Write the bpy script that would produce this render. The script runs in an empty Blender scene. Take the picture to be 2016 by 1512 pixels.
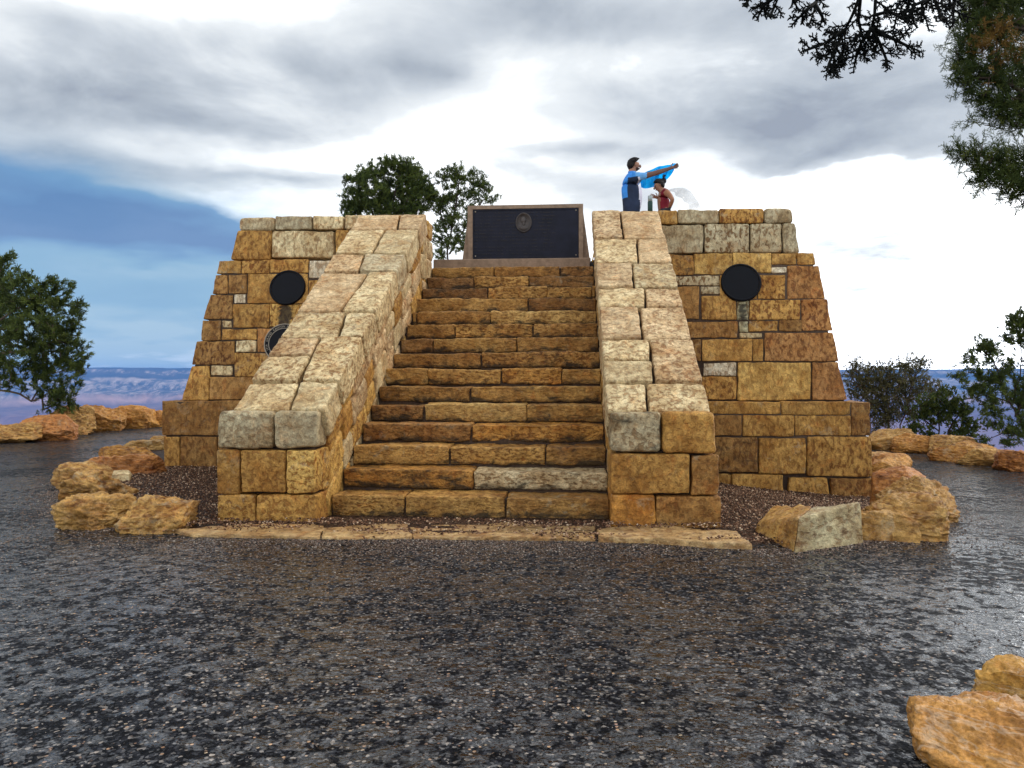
import bpy, math, random
import numpy as np
from mathutils import Vector, Matrix

random.seed(7)
RNG = np.random.default_rng(7)
SC = bpy.context.scene
COL = SC.collection

# ------------------------------------------------------------------ camera geometry
F, CX, HZ, CH = 1500.0, 1008.0, 746.5, 1.45      # focal px, centre px, horizon px, eye height (photo 2016x1512)
CAM = np.array([0.0, 0.0, CH])

def ray(px, py):
    return np.array([(px - CX) / F, 1.0, (HZ - py) / F])

def at(px, py, D):
    return CAM + ray(px, py) * D

def sstep(a, b, x):
    t = np.clip((np.asarray(x, float) - a) / (b - a), 0, 1)
    return t * t * (3 - 2 * t)

def gz(x, y):
    """height of the ground: level forecourt, a slight fall to the right rear, then the canyon edge"""
    x = np.asarray(x, float); y = np.asarray(y, float)
    z = -0.28 * sstep(1.6, 5.2, x) * sstep(6.6, 11.0, y)
    dx = np.maximum(np.maximum(-14.0 - x, x - 11.6), 0)
    dy = np.maximum(y - 27.0, 0)
    d = np.sqrt(dx * dx + dy * dy)
    return z - 0.75 * d ** 1.25

def gpt(px, py, dz=0.0):
    z = 0.0
    for _ in range(12):
        D = (CH - z - dz) * F / (py - HZ)
        X = (px - CX) / F * D
        z = float(gz(X, D))
    return np.array([X, D, z + dz])

# monument frame: u right, v back, z up
TH = math.atan(0.076)
O = np.array([-0.46, 7.93, 0.0])
ct, st = math.cos(TH), math.sin(TH)
def to_loc(p):
    d = np.asarray(p, float) - O
    return np.array([d[0] * ct - d[1] * st, d[0] * st + d[1] * ct, d[2]])
def dir_loc(d):
    return np.array([d[0] * ct - d[1] * st, d[0] * st + d[1] * ct, d[2]])
def to_world(p):
    u, v, z = p
    return np.array([O[0] + u * ct + v * st, O[1] - u * st + v * ct, z])
CL = to_loc(CAM)
def hit(px, py, v0, b=0.0, z0=0.0):
    """pixel -> point on the wall plane v = v0 + b*(z-z0) in the monument frame"""
    d = dir_loc(ray(px, py))
    t = (v0 + b * (CL[2] - z0) - CL[1]) / (d[1] - b * d[2])
    return CL + t * d

# ------------------------------------------------------------------ noise
def _h(ix, iy, iz, s):
    n = (ix * 374761393 + iy * 668265263 + iz * 2147483647 + s * 974634533) & 0xffffffff
    n = ((n ^ (n >> 13)) * 1274126177) & 0xffffffff
    n = ((n ^ (n >> 16)) * 2246822519) & 0xffffffff
    return ((n ^ (n >> 15)) & 0xffffff) / float(0xffffff)
def vnoise(p, s=0):
    p = np.asarray(p, float)
    i = np.floor(p).astype(np.int64); f = p - i
    f = f * f * f * (f * (f * 6 - 15) + 10)
    r = 0
    for a in (0, 1):
        wx = f[:, 0] if a else 1 - f[:, 0]
        for b in (0, 1):
            wy = f[:, 1] if b else 1 - f[:, 1]
            for c in (0, 1):
                wz = f[:, 2] if c else 1 - f[:, 2]
                r = r + wx * wy * wz * _h(i[:, 0] + a, i[:, 1] + b, i[:, 2] + c, s)
    return r * 2 - 1
def fbm(p, o=4, s=0, g=0.5):
    r = 0; a = 1.0; p = np.asarray(p, float)
    for k in range(o):
        r = r + a * vnoise(p, s + k); p = p * 2.03 + 11.7; a *= g
    return r

# ------------------------------------------------------------------ object helpers
def tag(o, label=None, cat=None, group=None, kind=None):
    if label: o['label'] = label
    if cat: o['category'] = cat
    if group: o['group'] = group
    if kind: o['kind'] = kind
    return o

def empty(name, loc=(0, 0, 0), rz=0.0):
    o = bpy.data.objects.new(name, None)
    o.location = [float(v) for v in loc]; o.rotation_euler = (0, 0, rz)
    o.empty_display_size = 0.2
    COL.objects.link(o); return o

def mesh_obj(name, V, Fc, mats, parent=None, loc=None, smooth=True, mi=None, attrs=None):
    """V world/local verts (n,3); if loc is given verts are taken relative to it"""
    V = np.asarray(V, float).reshape(-1, 3)
    if loc is not None: V = V - np.asarray(loc, float)
    me = bpy.data.meshes.new(name)
    if isinstance(Fc, np.ndarray):
        nf, k = Fc.shape
        me.vertices.add(len(V)); me.vertices.foreach_set('co', V.astype(np.float32).ravel())
        me.loops.add(nf * k); me.loops.foreach_set('vertex_index', Fc.astype(np.int32).ravel())
        me.polygons.add(nf)
        me.polygons.foreach_set('loop_start', np.arange(0, nf * k, k, dtype=np.int32))
        me.polygons.foreach_set('loop_total', np.full(nf, k, dtype=np.int32))
        me.update(calc_edges=True); me.validate()
    else:
        me.from_pydata([tuple(map(float, v)) for v in V], [], [tuple(int(i) for i in f) for f in Fc])
    if not isinstance(mats, (list, tuple)): mats = [mats]
    for m in mats: me.materials.append(m)
    n = len(me.polygons)
    if smooth: me.polygons.foreach_set('use_smooth', np.ones(n, bool))
    if mi is not None: me.polygons.foreach_set('material_index', np.asarray(mi, np.int32))
    if attrs:
        for k, (typ, arr) in attrs.items():
            a = me.attributes.new(k, typ, 'POINT')
            a.data.foreach_set('color' if typ == 'FLOAT_COLOR' else ('vector' if typ == 'FLOAT_VECTOR' else 'value'),
                               np.asarray(arr, np.float32).ravel())
    me.update()
    o = bpy.data.objects.new(name, me); COL.objects.link(o)
    if parent: o.parent = parent
    if loc is not None: o.location = [float(v) for v in loc]
    return o

class MB:
    """collects pieces into one mesh"""
    def __init__(s): s.V = []; s.F = []; s.M = []; s.n = 0; s.A = {}
    def add(s, V, Fc, m=0, **at_):
        V = np.asarray(V, float).reshape(-1, 3)
        s.V.append(V)
        for f in Fc: s.F.append(tuple(int(i) + s.n for i in f)); s.M.append(m)
        for k, a in at_.items(): s.A.setdefault(k, []).append(a)
        s.n += len(V)
    def box(s, x0, x1, y0, y1, z0, z1, m=0):
        V = [(x, y, z) for z in (z0, z1) for y in (y0, y1) for x in (x0, x1)]
        s.add(V, [(0, 2, 3, 1), (4, 5, 7, 6), (0, 1, 5, 4), (2, 6, 7, 3), (0, 4, 6, 2), (1, 3, 7, 5)], m)
    def hexa(s, c, m=0):
        s.add(c, [(0, 2, 3, 1), (4, 5, 7, 6), (0, 1, 5, 4), (2, 6, 7, 3), (0, 4, 6, 2), (1, 3, 7, 5)], m)
    def lathe(s, prof, seg=32, c=(0, 0, 0), axis='z', m=0):
        V = []; Fc = []
        for (r, h) in prof:
            for k in range(seg):
                a = 2 * math.pi * k / seg
                p = (r * math.cos(a), r * math.sin(a), h) if axis == 'z' else (r * math.cos(a), h, r * math.sin(a))
                V.append((p[0] + c[0], p[1] + c[1], p[2] + c[2]))
        for i in range(len(prof) - 1):
            for k in range(seg):
                Fc.append((i * seg + k, i * seg + (k + 1) % seg, (i + 1) * seg + (k + 1) % seg, (i + 1) * seg + k))
        Fc.append(tuple(range(seg))[::-1]); Fc.append(tuple((len(prof) - 1) * seg + k for k in range(seg)))
        s.add(V, Fc, m)
    def tube(s, pts, rad, n=6, m=0):
        pts = [np.asarray(p, float) for p in pts]
        if not hasattr(rad, '__len__'): rad = [rad] * len(pts)
        V = []; Fc = []
        up = np.array([0.31, 0.17, 0.93])
        for i, p in enumerate(pts):
            t = pts[min(i + 1, len(pts) - 1)] - pts[max(i - 1, 0)]
            t = t / (np.linalg.norm(t) + 1e-9)
            a = np.cross(t, up); a /= (np.linalg.norm(a) + 1e-9); b = np.cross(t, a)
            for k in range(n):
                q = 2 * math.pi * k / n
                V.append(p + rad[i] * (math.cos(q) * a + math.sin(q) * b))
        for i in range(len(pts) - 1):
            for k in range(n):
                Fc.append((i * n + k, i * n + (k + 1) % n, (i + 1) * n + (k + 1) % n, (i + 1) * n + k))
        Fc.append(tuple(range(n))[::-1]); Fc.append(tuple((len(pts) - 1) * n + k for k in range(n)))
        s.add(V, Fc, m)
    def build(s, name, mats, parent=None, loc=None, smooth=True):
        at_ = {}
        for k, l in s.A.items():
            a = np.concatenate(l)
            if len(a) == s.n: at_[k] = ('FLOAT_COLOR' if a.shape[1] == 4 else 'FLOAT_VECTOR', a)
        return mesh_obj(name, np.concatenate(s.V), s.F, mats, parent, loc, smooth, s.M, at_)

# ------------------------------------------------------------------ node helpers
def new_mat(name):
    m = bpy.data.materials.new(name); m.use_nodes = True
    nt = m.node_tree; nt.nodes.clear()
    out = nt.nodes.new('ShaderNodeOutputMaterial')
    b = nt.nodes.new('ShaderNodeBsdfPrincipled')
    nt.links.new(b.outputs[0], out.inputs[0])
    return m, NT(nt), b, out
class NT:
    def __init__(s, nt): s.nt = nt
    def n(s, t, **kw):
        x = s.nt.nodes.new(t)
        for k, v in kw.items(): setattr(x, k, v)
        return x
    def l(s, a, b): s.nt.links.new(a, b)
    def put(s, sock, v):
        if hasattr(v, 'is_linked') or isinstance(v, bpy.types.NodeSocket): s.l(v, sock)
        else: sock.default_value = v
    def math(s, op, a, b=None, c=None, clamp=False):
        x = s.n('ShaderNodeMath', operation=op); x.use_clamp = clamp
        s.put(x.inputs[0], a)
        if b is not None: s.put(x.inputs[1], b)
        if c is not None: s.put(x.inputs[2], c)
        return x.outputs[0]
    def vmath(s, op, a, b=None):
        x = s.n('ShaderNodeVectorMath', operation=op)
        s.put(x.inputs[0], a)
        if b is not None: s.put(x.inputs[1], b)
        return x.outputs['Value'] if op in ('DOT_PRODUCT', 'LENGTH') else x.outputs[0]
    def noise(s, vec, scale, detail=4, rough=0.55, dist=0.0, out=0):
        x = s.n('ShaderNodeTexNoise')
        if vec is not None: s.l(vec, x.inputs['Vector'])
        x.inputs['Scale'].default_value = scale; x.inputs['Detail'].default_value = detail
        x.inputs['Roughness'].default_value = rough; x.inputs['Distortion'].default_value = dist
        return x.outputs[out]
    def vor(s, vec, scale, feature='F1', rnd=1.0):
        x = s.n('ShaderNodeTexVoronoi', feature=feature)
        if vec is not None: s.l(vec, x.inputs['Vector'])
        x.inputs['Scale'].default_value = scale; x.inputs['Randomness'].default_value = rnd
        return x
    def ramp(s, fac, stops, interp='LINEAR'):
        x = s.n('ShaderNodeValToRGB'); x.color_ramp.interpolation = interp
        e = x.color_ramp.elements
        while len(e) < len(stops): e.new(0.5)
        for el, (p, c) in zip(e, stops):
            el.position = p
            el.color = (c, c, c, 1) if not hasattr(c, '__len__') else (tuple(c) + (1,))[:4]
        s.l(fac, x.inputs[0]); return x.outputs[0]
    def mr(s, v, a, b, c=0.0, d=1.0, smooth=False):
        x = s.n('ShaderNodeMapRange'); x.clamp = True
        if smooth: x.interpolation_type = 'SMOOTHSTEP'
        s.put(x.inputs[0], v)
        for i, q in enumerate((a, b, c, d)): x.inputs[i + 1].default_value = q
        return x.outputs[0]
    def mix(s, fac, a, b, bt='MIX'):
        x = s.n('ShaderNodeMix', data_type='RGBA', blend_type=bt)
        s.put(x.inputs['Factor'], fac)
        for sock, v in ((x.inputs[6], a), (x.inputs[7], b)):
            if isinstance(v, bpy.types.NodeSocket): s.l(v, sock)
            else: sock.default_value = (tuple(v) + (1,))[:4]
        return x.outputs[2]
    def bump(s, h, strength, dist, normal=None):
        x = s.n('ShaderNodeBump'); x.inputs['Strength'].default_value = strength
        x.inputs['Distance'].default_value = dist; s.l(h, x.inputs['Height'])
        if normal is not None: s.l(normal, x.inputs['Normal'])
        return x.outputs[0]

def simple(name, col, rough=0.7, metal=0.0, var=0.12, scale=20.0, bump=0.0, spec=0.2):
    m, N, b, out = new_mat(name)
    tc = N.n('ShaderNodeTexCoord').outputs['Object']
    nz = N.noise(tc, scale, 4)
    k = N.mr(nz, 0.3, 0.7, 1 - var, 1 + var)
    c = N.mix(1.0, col, k, 'MULTIPLY')
    N.l(c, b.inputs['Base Color']); b.inputs['Roughness'].default_value = rough
    b.inputs['Metallic'].default_value = metal; b.inputs['Specular IOR Level'].default_value = spec
    if bump: N.l(N.bump(nz, bump, 0.01), b.inputs['Normal'])
    return m

def stone_mat(name, pit=1.0, wet=0.55, streak=1.0, pitcol=(0.42, 0.30, 0.20), vein=0.0, psc=17.0):
    """sandstone/limestone blocks: per-stone tint (attribute), tooling pits, blotches, dark stains (attribute alpha)"""
    m, N, b, out = new_mat(name)
    tc = N.n('ShaderNodeTexCoord').outputs['Object']
    off = N.n('ShaderNodeAttribute', attribute_name='off').outputs['Vector']
    p = N.vmath('ADD', tc, off)
    ta = N.n('ShaderNodeAttribute', attribute_name='tint')
    tint, stain = ta.outputs['Color'], ta.outputs['Alpha']
    # broad colour drift inside each block
    big = N.noise(p, 3.2, 5, 0.6, 0.6)
    hue = N.mix(N.mr(big, 0.34, 0.66), (1.24, 1.22, 1.16), (0.72, 0.58, 0.44))
    c = N.mix(1.0, tint, hue, 'MULTIPLY')
    # iron / orange bleeding
    org = N.noise(N.vmath('ADD', p, (7.1, 2.2, 5.0)), 4.5, 4, 0.6, 1.2)
    c = N.mix(N.math('MULTIPLY', N.mr(org, 0.56, 0.72), 0.45), c, N.mix(1.0, c, (1.08, 0.66, 0.36), 'MULTIPLY'))
    # tooling pits / splash marks: lens-shaped dark marks
    sp = N.vmath('MULTIPLY', p, (1.0, 1.0, streak))
    pz = N.noise(sp, psc, 3, 0.55, 0.5)
    fine = N.noise(p, 62.0, 4, 0.65)
    pm = N.mr(N.math('ADD', pz, N.math('MULTIPLY', N.math('SUBTRACT', fine, 0.5), 0.35)), 0.51, 0.60)
    so = N.n('ShaderNodeSeparateXYZ'); N.l(off, so.inputs[0])
    pv = N.mr(so.outputs[0], -20, 20, 0.5, 1.3)
    c = N.mix(N.math('MULTIPLY', N.math('MULTIPLY', pm, pv), 0.88 * pit, clamp=True), c, N.mix(1.0, c, pitcol, 'MULTIPLY'))
    # pale dry ridges
    ridge = N.mr(pz, 0.30, 0.44, 1.0, 0.0)
    c = N.mix(N.math('MULTIPLY', ridge, 0.35), c, N.mix(1.0, c, (1.45, 1.42, 1.36), 'MULTIPLY'))
    # grain
    c = N.mix(1.0, c, N.mr(fine, 0.28, 0.72, 0.60, 1.38), 'MULTIPLY')
    c = N.mix(1.0, c, N.mr(N.noise(p, 11.0, 5, 0.7), 0.30, 0.70, 0.74, 1.24), 'MULTIPLY')
    lich = N.math('MULTIPLY', N.mr(N.noise(p, 5.5, 5, 0.7, 0.6), 0.56, 0.66), N.mr(so.outputs[1], -4, 18, 0, 0.75))
    c = N.mix(lich, c, N.mix(0.55, c, (0.40, 0.36, 0.25)))
    if vein:
        vn = N.noise(N.vmath('MULTIPLY', p, (1.0, 1.0, 5.0)), 2.6, 4, 0.6, 1.5)
        vb = N.math('SUBTRACT', 1.0, N.math('MULTIPLY', N.math('ABSOLUTE', N.math('SUBTRACT', vn, 0.53)), 22.0), clamp=True)
        c = N.mix(N.math('MULTIPLY', vb, vein), c, (0.66, 0.56, 0.44))
        dk = N.noise(p, 7.0, 3, 0.6, 0.8)
        c = N.mix(N.math('MULTIPLY', N.mr(dk, 0.62, 0.72), 0.8), c, N.mix(1.0, c, (0.30, 0.19, 0.11), 'MULTIPLY'))
    # black weathering
    sn = N.noise(N.vmath('MULTIPLY', N.vmath('ADD', p, (3.3, 9.0, 1.0)), (1.0, 1.0, 2.2)), 3.6, 6, 0.68, 0.9)
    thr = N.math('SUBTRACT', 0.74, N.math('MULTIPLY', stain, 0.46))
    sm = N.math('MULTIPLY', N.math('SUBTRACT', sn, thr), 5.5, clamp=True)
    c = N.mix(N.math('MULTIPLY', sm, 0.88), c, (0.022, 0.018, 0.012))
    N.l(c, b.inputs['Base Color'])
    rgh = N.mr(big, 0.3, 0.7, wet - 0.12, wet + 0.2)
    N.l(rgh, b.inputs['Roughness'])
    b.inputs['Specular IOR Level'].default_value = 0.25
    h = N.math('ADD', N.math('MULTIPLY', pm, -0.55 * pit), N.math('MULTIPLY', fine, 0.5))
    h = N.math('ADD', h, N.math('MULTIPLY', N.noise(p, 24.0, 5, 0.6), 0.9))
    N.l(N.bump(h, 0.9, 0.016), b.inputs['Normal'])
    return m

M = {}
M['wall'] = stone_mat('wall_stone', 0.85, 0.62, 0.55, (0.38, 0.25, 0.15), 0, 21.0)
M['cap'] = stone_mat('cap_stone', 0.85, 0.6, 1.0, (0.46, 0.33, 0.23), 0, 20.0)
M['step'] = stone_mat('step_stone', 0.8, 0.45, 2.2, (0.36, 0.25, 0.16))
M['rock'] = stone_mat('boulder_stone', 0.65, 0.5, 1.8, (0.42, 0.28, 0.17), 0.10, 13.0)
M['rock_near'] = stone_mat('near_boulder_stone', 0.35, 0.4, 1.5, (0.5, 0.34, 0.2), 0.32, 22.0)
M['mortar'] = simple('mortar', (0.060, 0.038, 0.026), 0.9, 0, 0.3, 30, 0.5)
M['concrete'] = simple('pink_concrete', (0.245, 0.17, 0.118), 0.75, 0, 0.22, 14, 0.35)

# bronze
def bronze(name, col, rough=0.42, bscale=60, bs=0.3):
    m, N, b, out = new_mat(name)
    tc = N.n('ShaderNodeTexCoord').outputs['Object']
    nz = N.noise(tc, bscale, 4)
    lo = N.noise(tc, 6, 4)
    c = N.mix(N.mr(lo, 0.3, 0.7), col, tuple(min(1, v * 1.9 + 0.003) for v in col))
    N.l(c, b.inputs['Base Color']); b.inputs['Metallic'].default_value = 0.15; b.inputs['Specular IOR Level'].default_value = .15
    N.l(N.mr(lo, 0.3, 0.7, rough - 0.06, rough + 0.12), b.inputs['Roughness'])
    N.l(N.bump(nz, bs, 0.003), b.inputs['Normal'])
    return m
M['bronze'] = bronze('dark_bronze', (0.006, 0.0065, 0.015), 0.5)
M['bronze_black'] = bronze('black_bronze', (0.002, 0.0022, 0.004), 0.55)
M['bronze_relief'] = bronze('worn_bronze', (0.045, 0.038, 0.036), 0.4)
M['bronze_edge'] = bronze('bright_bronze_line', (0.22, 0.19, 0.15), 0.45)

# ------------------------------------------------------------------ stone blocks
TINT = dict(och=(0.42, 0.235, 0.062), yel=(0.52, 0.325, 0.095), brn=(0.31, 0.165, 0.048), red=(0.38, 0.19, 0.062),
            crm=(0.58, 0.475, 0.285), wht=(0.70, 0.63, 0.49), gry=(0.44, 0.375, 0.245), org=(0.47, 0.225, 0.048),
            pnk=(0.54, 0.405, 0.24), grn=(0.36, 0.34, 0.22), drk=(0.22, 0.115, 0.04))

def lines(L, R, res):
    """parametric positions 0..1 with extra lines in the rounded zone"""
    R = min(R, L * 0.45)
    n = max(1, int(round((L - 2 * R) / res)))
    mid = np.linspace(R, L - R, n + 1)
    return np.concatenate([[0, R * 0.35], mid, [L - R * 0.35, L]]) / L

def block(c8, R=0.03, res=0.035, amp=1.0, seed=0):
    """rounded, noise-worn stone in the hexahedron c8 (index = x + 2*y + 4*z)"""
    c = np.asarray(c8, float).reshape(2, 2, 2, 3)            # [z][y][x]
    ex = (c[:, :, 1] - c[:, :, 0]).mean((0, 1)); ey = (c[:, 1] - c[:, 0]).mean((0, 1)); ez = (c[1] - c[0]).mean((0, 1))
    L = [np.linalg.norm(e) for e in (ex, ey, ez)]
    ax = [e / l for e, l in zip((ex, ey, ez), L)]
    ls = [lines(L[0], R, res), lines(L[1], R, res * 2.2), lines(L[2], R, res)]
    nx, ny, nz = (len(q) for q in ls)
    ids = -np.ones((nx, ny, nz), int)
    msk = np.zeros((nx, ny, nz), bool)
    msk[[0, -1]] = 1; msk[:, [0, -1]] = 1; msk[:, :, [0, -1]] = 1
    I = np.argwhere(msk); ids[msk] = np.arange(len(I))
    t = np.stack([ls[k][I[:, k]] for k in range(3)], 1)
    Lv = np.array(L); q = t * Lv
    r = np.minimum(R, Lv * 0.45)
    cl = np.clip(q, r, Lv - r)
    d = q - cl
    dn = np.linalg.norm(d / r, axis=1)[:, None]
    nrm = np.where(dn > 1e-9, d / r / np.maximum(dn, 1e-9), 0)
    q2 = cl + nrm * r
    q2 = np.where(dn > 1e-9, q2, q)
    w = q2 / Lv
    x, y, z = w[:, :1], w[:, 1:2], w[:, 2:]
    P = ((1 - z) * ((1 - y) * ((1 - x) * c[0, 0, 0] + x * c[0, 0, 1]) + y * ((1 - x) * c[0, 1, 0] + x * c[0, 1, 1]))
         + z * ((1 - y) * ((1 - x) * c[1, 0, 0] + x * c[1, 0, 1]) + y * ((1 - x) * c[1, 1, 0] + x * c[1, 1, 1])))
    Nw = nrm[:, :1] * ax[0] + nrm[:, 1:2] * ax[1] + nrm[:, 2:] * ax[2]
    so = np.array([seed * 3.17 % 50, seed * 1.73 % 50, seed * 2.31 % 50])
    Q = P + so
    h = 0.013 * fbm(Q * 2.6, 2, 1) + 0.011 * fbm(Q * 8.0, 3, 5) + 0.004 * vnoise(Q * 26.0, 9)
    h = h - 0.012 * np.maximum(0, fbm(Q * 5.0, 2, 21) - 0.35)
    P = P + Nw * (amp * h)[:, None]
    Fc = []
    def quads(g, flip):
        a, b_, c_, d_ = g[:-1, :-1], g[1:, :-1], g[1:, 1:], g[:-1, 1:]
        f = np.stack([a, b_, c_, d_], -1).reshape(-1, 4)
        Fc.append(f[:, ::-1] if flip else f)
    quads(ids[0], True); quads(ids[-1], False)
    quads(ids[:, 0], False); quads(ids[:, -1], True)
    quads(ids[:, :, 0], True); quads(ids[:, :, -1], False)
    return P, np.concatenate(Fc)

SEED = [0]
def drip(P, spots):
    """dark run-off below fittings: extra weathering, in the (u,z) plane of the wall"""
    e = np.zeros(len(P))
    for (u, z0, z1, w, a) in spots:
        k = np.exp(-((P[:, 0] - u) / w) ** 2) * sstep(z0 - 0.06, z0, P[:, 2]) * (1 - sstep(z1, z1 + 0.05, P[:, 2]))
        e = np.maximum(e, a * k)
    return e

class Stones:
    def __init__(s): s.V = []; s.F = []; s.T = []; s.O = []; s.n = 0; s.MI = []
    def add(s, c8, tint='och', stain=0.12, R=0.03, res=0.04, amp=1.0, spots=(), mi=0):
        SEED[0] += 1
        P, Fc = block(c8, R, res, amp, SEED[0])
        c = np.array(TINT[tint] if isinstance(tint, str) else tint) * random.uniform(0.88, 1.12)
        T = np.tile(np.append(c, stain), (len(P), 1))
        if spots: T[:, 3] += drip(P, spots)
        s.V.append(P); s.F.append(Fc + s.n); s.T.append(T); s.n += len(P)
        s.O.append(np.tile(np.array([random.uniform(-20, 20) for _ in range(3)]), (len(P), 1)))
        s.MI.append(np.full(len(Fc), mi))
    def core(s, c8, mi):
        Fc = np.array([(0, 2, 3, 1), (4, 5, 7, 6), (0, 1, 5, 4), (2, 6, 7, 3), (0, 4, 6, 2), (1, 3, 7, 5)])
        s.V.append(np.asarray(c8, float)); s.F.append(Fc + s.n); s.n += 8
        s.T.append(np.tile([0.2, 0.14, 0.1, 0], (8, 1))); s.O.append(np.zeros((8, 3))); s.MI.append(np.full(6, mi))
    def build(s, name, mats, parent=None):
        return mesh_obj(name, np.concatenate(s.V), np.concatenate(s.F), mats, parent, None, True, np.concatenate(s.MI),
                        dict(tint=('FLOAT_COLOR', np.concatenate(s.T)), off=('FLOAT_VECTOR', np.concatenate(s.O))))

def box8(u0, u1, v0, v1, z0, z1):
    return [(u, v, z) for z in (z0, z1) for v in (v0, v1) for u in (u0, u1)]

# ================================================================== MONUMENT
mon = empty('stone_monument', O, -TH)
tag(mon, 'stepped ochre sandstone memorial platform with a central staircase between two sloping walls', 'monument')

R_, T_ = 0.2266, 0.377                       # riser, tread
NST = 15
uL = lambda v: -1.46 + 0.02 * v              # inner faces of the two stair walls
uR = lambda v: 1.475
P1 = (3.72, 0.06, 1.12); P2 = (3.88, 0.239, 1.12); P3 = (4.58, 0.133, 3.45)   # wall planes: v0, batter, z0
ZT1, ZT2, ZT3, ZPL = 1.12, 3.42, 4.2, NST * R_

Z1 = lambda x, y: (300 + .28770 * x, 380 + .28770 * y)
Z2 = lambda x, y: (300 + .28770 * x, 700 + .28770 * y)
R5 = lambda x, y: (1150 + .28770 * x, 380 + .28770 * y)
R6 = lambda x, y: (1150 + .28770 * x, 700 + .28770 * y)

SPOTS_R = []; SPOTS_L = []
def plane_stone(S, plane, zf, q, tint, stain=0.1, ext=None, depth=0.42, spots=(), R=0.015, grow=0.0):
    """q = (TLx,TLy,TRx,TRy,BRx,BRy,BLx,BLy) or (x0,y0,x1,y1) in zoom coordinates"""
    if len(q) == 4: q = (q[0], q[1], q[2], q[1], q[2], q[3], q[0], q[3])
    pts = [hit(*zf(q[2 * i], q[2 * i + 1]), *plane) for i in range(4)]
    tl, tr, br, bl = [p.copy() for p in pts]
    if ext == 'R':
        tr[0] = br[0] = -1.56
    if ext == 'L':
        tl[0] = bl[0] = 1.56
    if grow:
        for p in (bl, br): p[2] -= grow
    g = 0.001
    for p, sx, sz in ((tl, -g, g), (tr, g, g), (br, g, -g), (bl, -g, -g)):
        p[0] += sx; p[2] += sz
    bk = np.array([0, depth, 0])
    S.add([bl, br, bl + bk, br + bk, tl, tr, tl + bk, tr + bk], tint, stain, R, 0.04, .65, spots)

# ---- run-off streaks under the round plaques (u, z range)
pr = hit(1463, 600, *P2); pr2 = hit(1463, 655, *P2)
pl = hit(563, 604, *P2); pl2 = hit(563, 640, *P2)
SPR = [(pr[0], pr2[2] + 0.08, pr[2], 0.085, 0.75), (pr[0] + .02, pr2[2] - .1, pr[2], 0.05, 0.3)]
SPL = [(pl[0], pl2[2] - 0.1, pl[2], 0.10, 1.25)]

def generic_side(S, uf, vf0, v1, z0, z1, side, tints, depth=0.4):
    """coursed stones on a side wall; uf(z) gives the face"""
    z = z0
    while z < z1 - 0.08:
        h = min(random.uniform(0.24, 0.5), z1 - z)
        if z1 - z - h < 0.16: h = z1 - z
        v = vf0(z + h / 2)
        while v < v1 - 0.05:
            l = min(random.uniform(0.45, 1.1), v1 - v)
            if v1 - v - l < 0.3: l = v1 - v
            c = []
            for zz in (z + .008, z + h - .008):
                for vv in (v + .008, v + l - .008):
                    a, b = uf(zz), uf(zz) - side * depth
                    lo, hi = (b, a) if side > 0 else (a, b)
                    c += [(lo, vv, zz), (hi, vv, zz)]
            S.add(c, random.choice(tints), random.uniform(0, .3), 0.03, 0.09)
            v += l
        z += h

VB = 13.6
# --- lower tier
S = Stones()
t1 = [((65, 310, 600, 545), 'brn', .3, None), ((75, 555, 185, 765), 'och', .1, None), ((190, 555, 440, 765), 'brn', .25, None)]
for q, t, s, e in t1: plane_stone(S, P1, Z2, q, t, s, e, grow=0.0 if q[3] < 600 else 0.25)
plane_stone(S, P1, Z2, (606, 310, 800, 545), 'och', .2, 'R'); plane_stone(S, P1, Z2, (446, 555, 800, 765), 'brn', .2, 'R', grow=.25)
t1r = [((840, 318, 1345, 400), 'och', .25, 'L'), ((1352, 316, 1820, 405), 'och', .3, None), ((1830, 320, 1955, 322, 1957, 546, 1832, 545), 'brn', .3, None),
       ((890, 408, 1080, 550), 'brn', .25, 'L'), ((1087, 408, 1438, 552), 'och', .15, None), ((1444, 412, 1824, 548), 'och', .2, None),
       ((930, 560, 1188, 800), 'brn', .5, 'L'), ((1198, 567, 1516, 808), 'och', .2, None), ((1530, 556, 1966, 556, 1977, 830, 1530, 826), 'och', .2, None),
       ((880, 812, 1004, 912), 'och', .1, 'L'), ((1015, 815, 1360, 818, 1364, 945, 1015, 930), 'och', .1, None),
       ((1405, 836, 1662, 840, 1690, 970, 1388, 958), 'och', .15, None), ((1690, 845, 1978, 842, 1982, 980, 1705, 972), 'brn', .35, None)]
for q, t, s, e in t1r: plane_stone(S, P1, R6, q, t, s, e, grow=0.3 if q[1] > 811 else 0)
uc1r = hit(1712, 850, *P1)[0]; uc1l = hit(320, 850, *P1)[0]
TT = ['och', 'brn', 'och', 'red', 'yel']
generic_side(S, lambda z: uc1r, lambda z: P1[0] + .43, VB, -0.5, ZT1, 1, TT)
generic_side(S, lambda z: uc1l, lambda z: P1[0] + .43, VB, -0.5, ZT1, -1, TT)
cf = P1[0] + 0.026 - .02
S.core(box8(uc1l + .04, -1.53, cf, VB - .05, -0.9, ZT1 - .03), 1)
S.core(box8(1.53, uc1r - .04, cf, VB - .05, -0.9, ZT1 - .035), 1)
S.build('lower_tier', [M['wall'], M['mortar']], mon)

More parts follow.
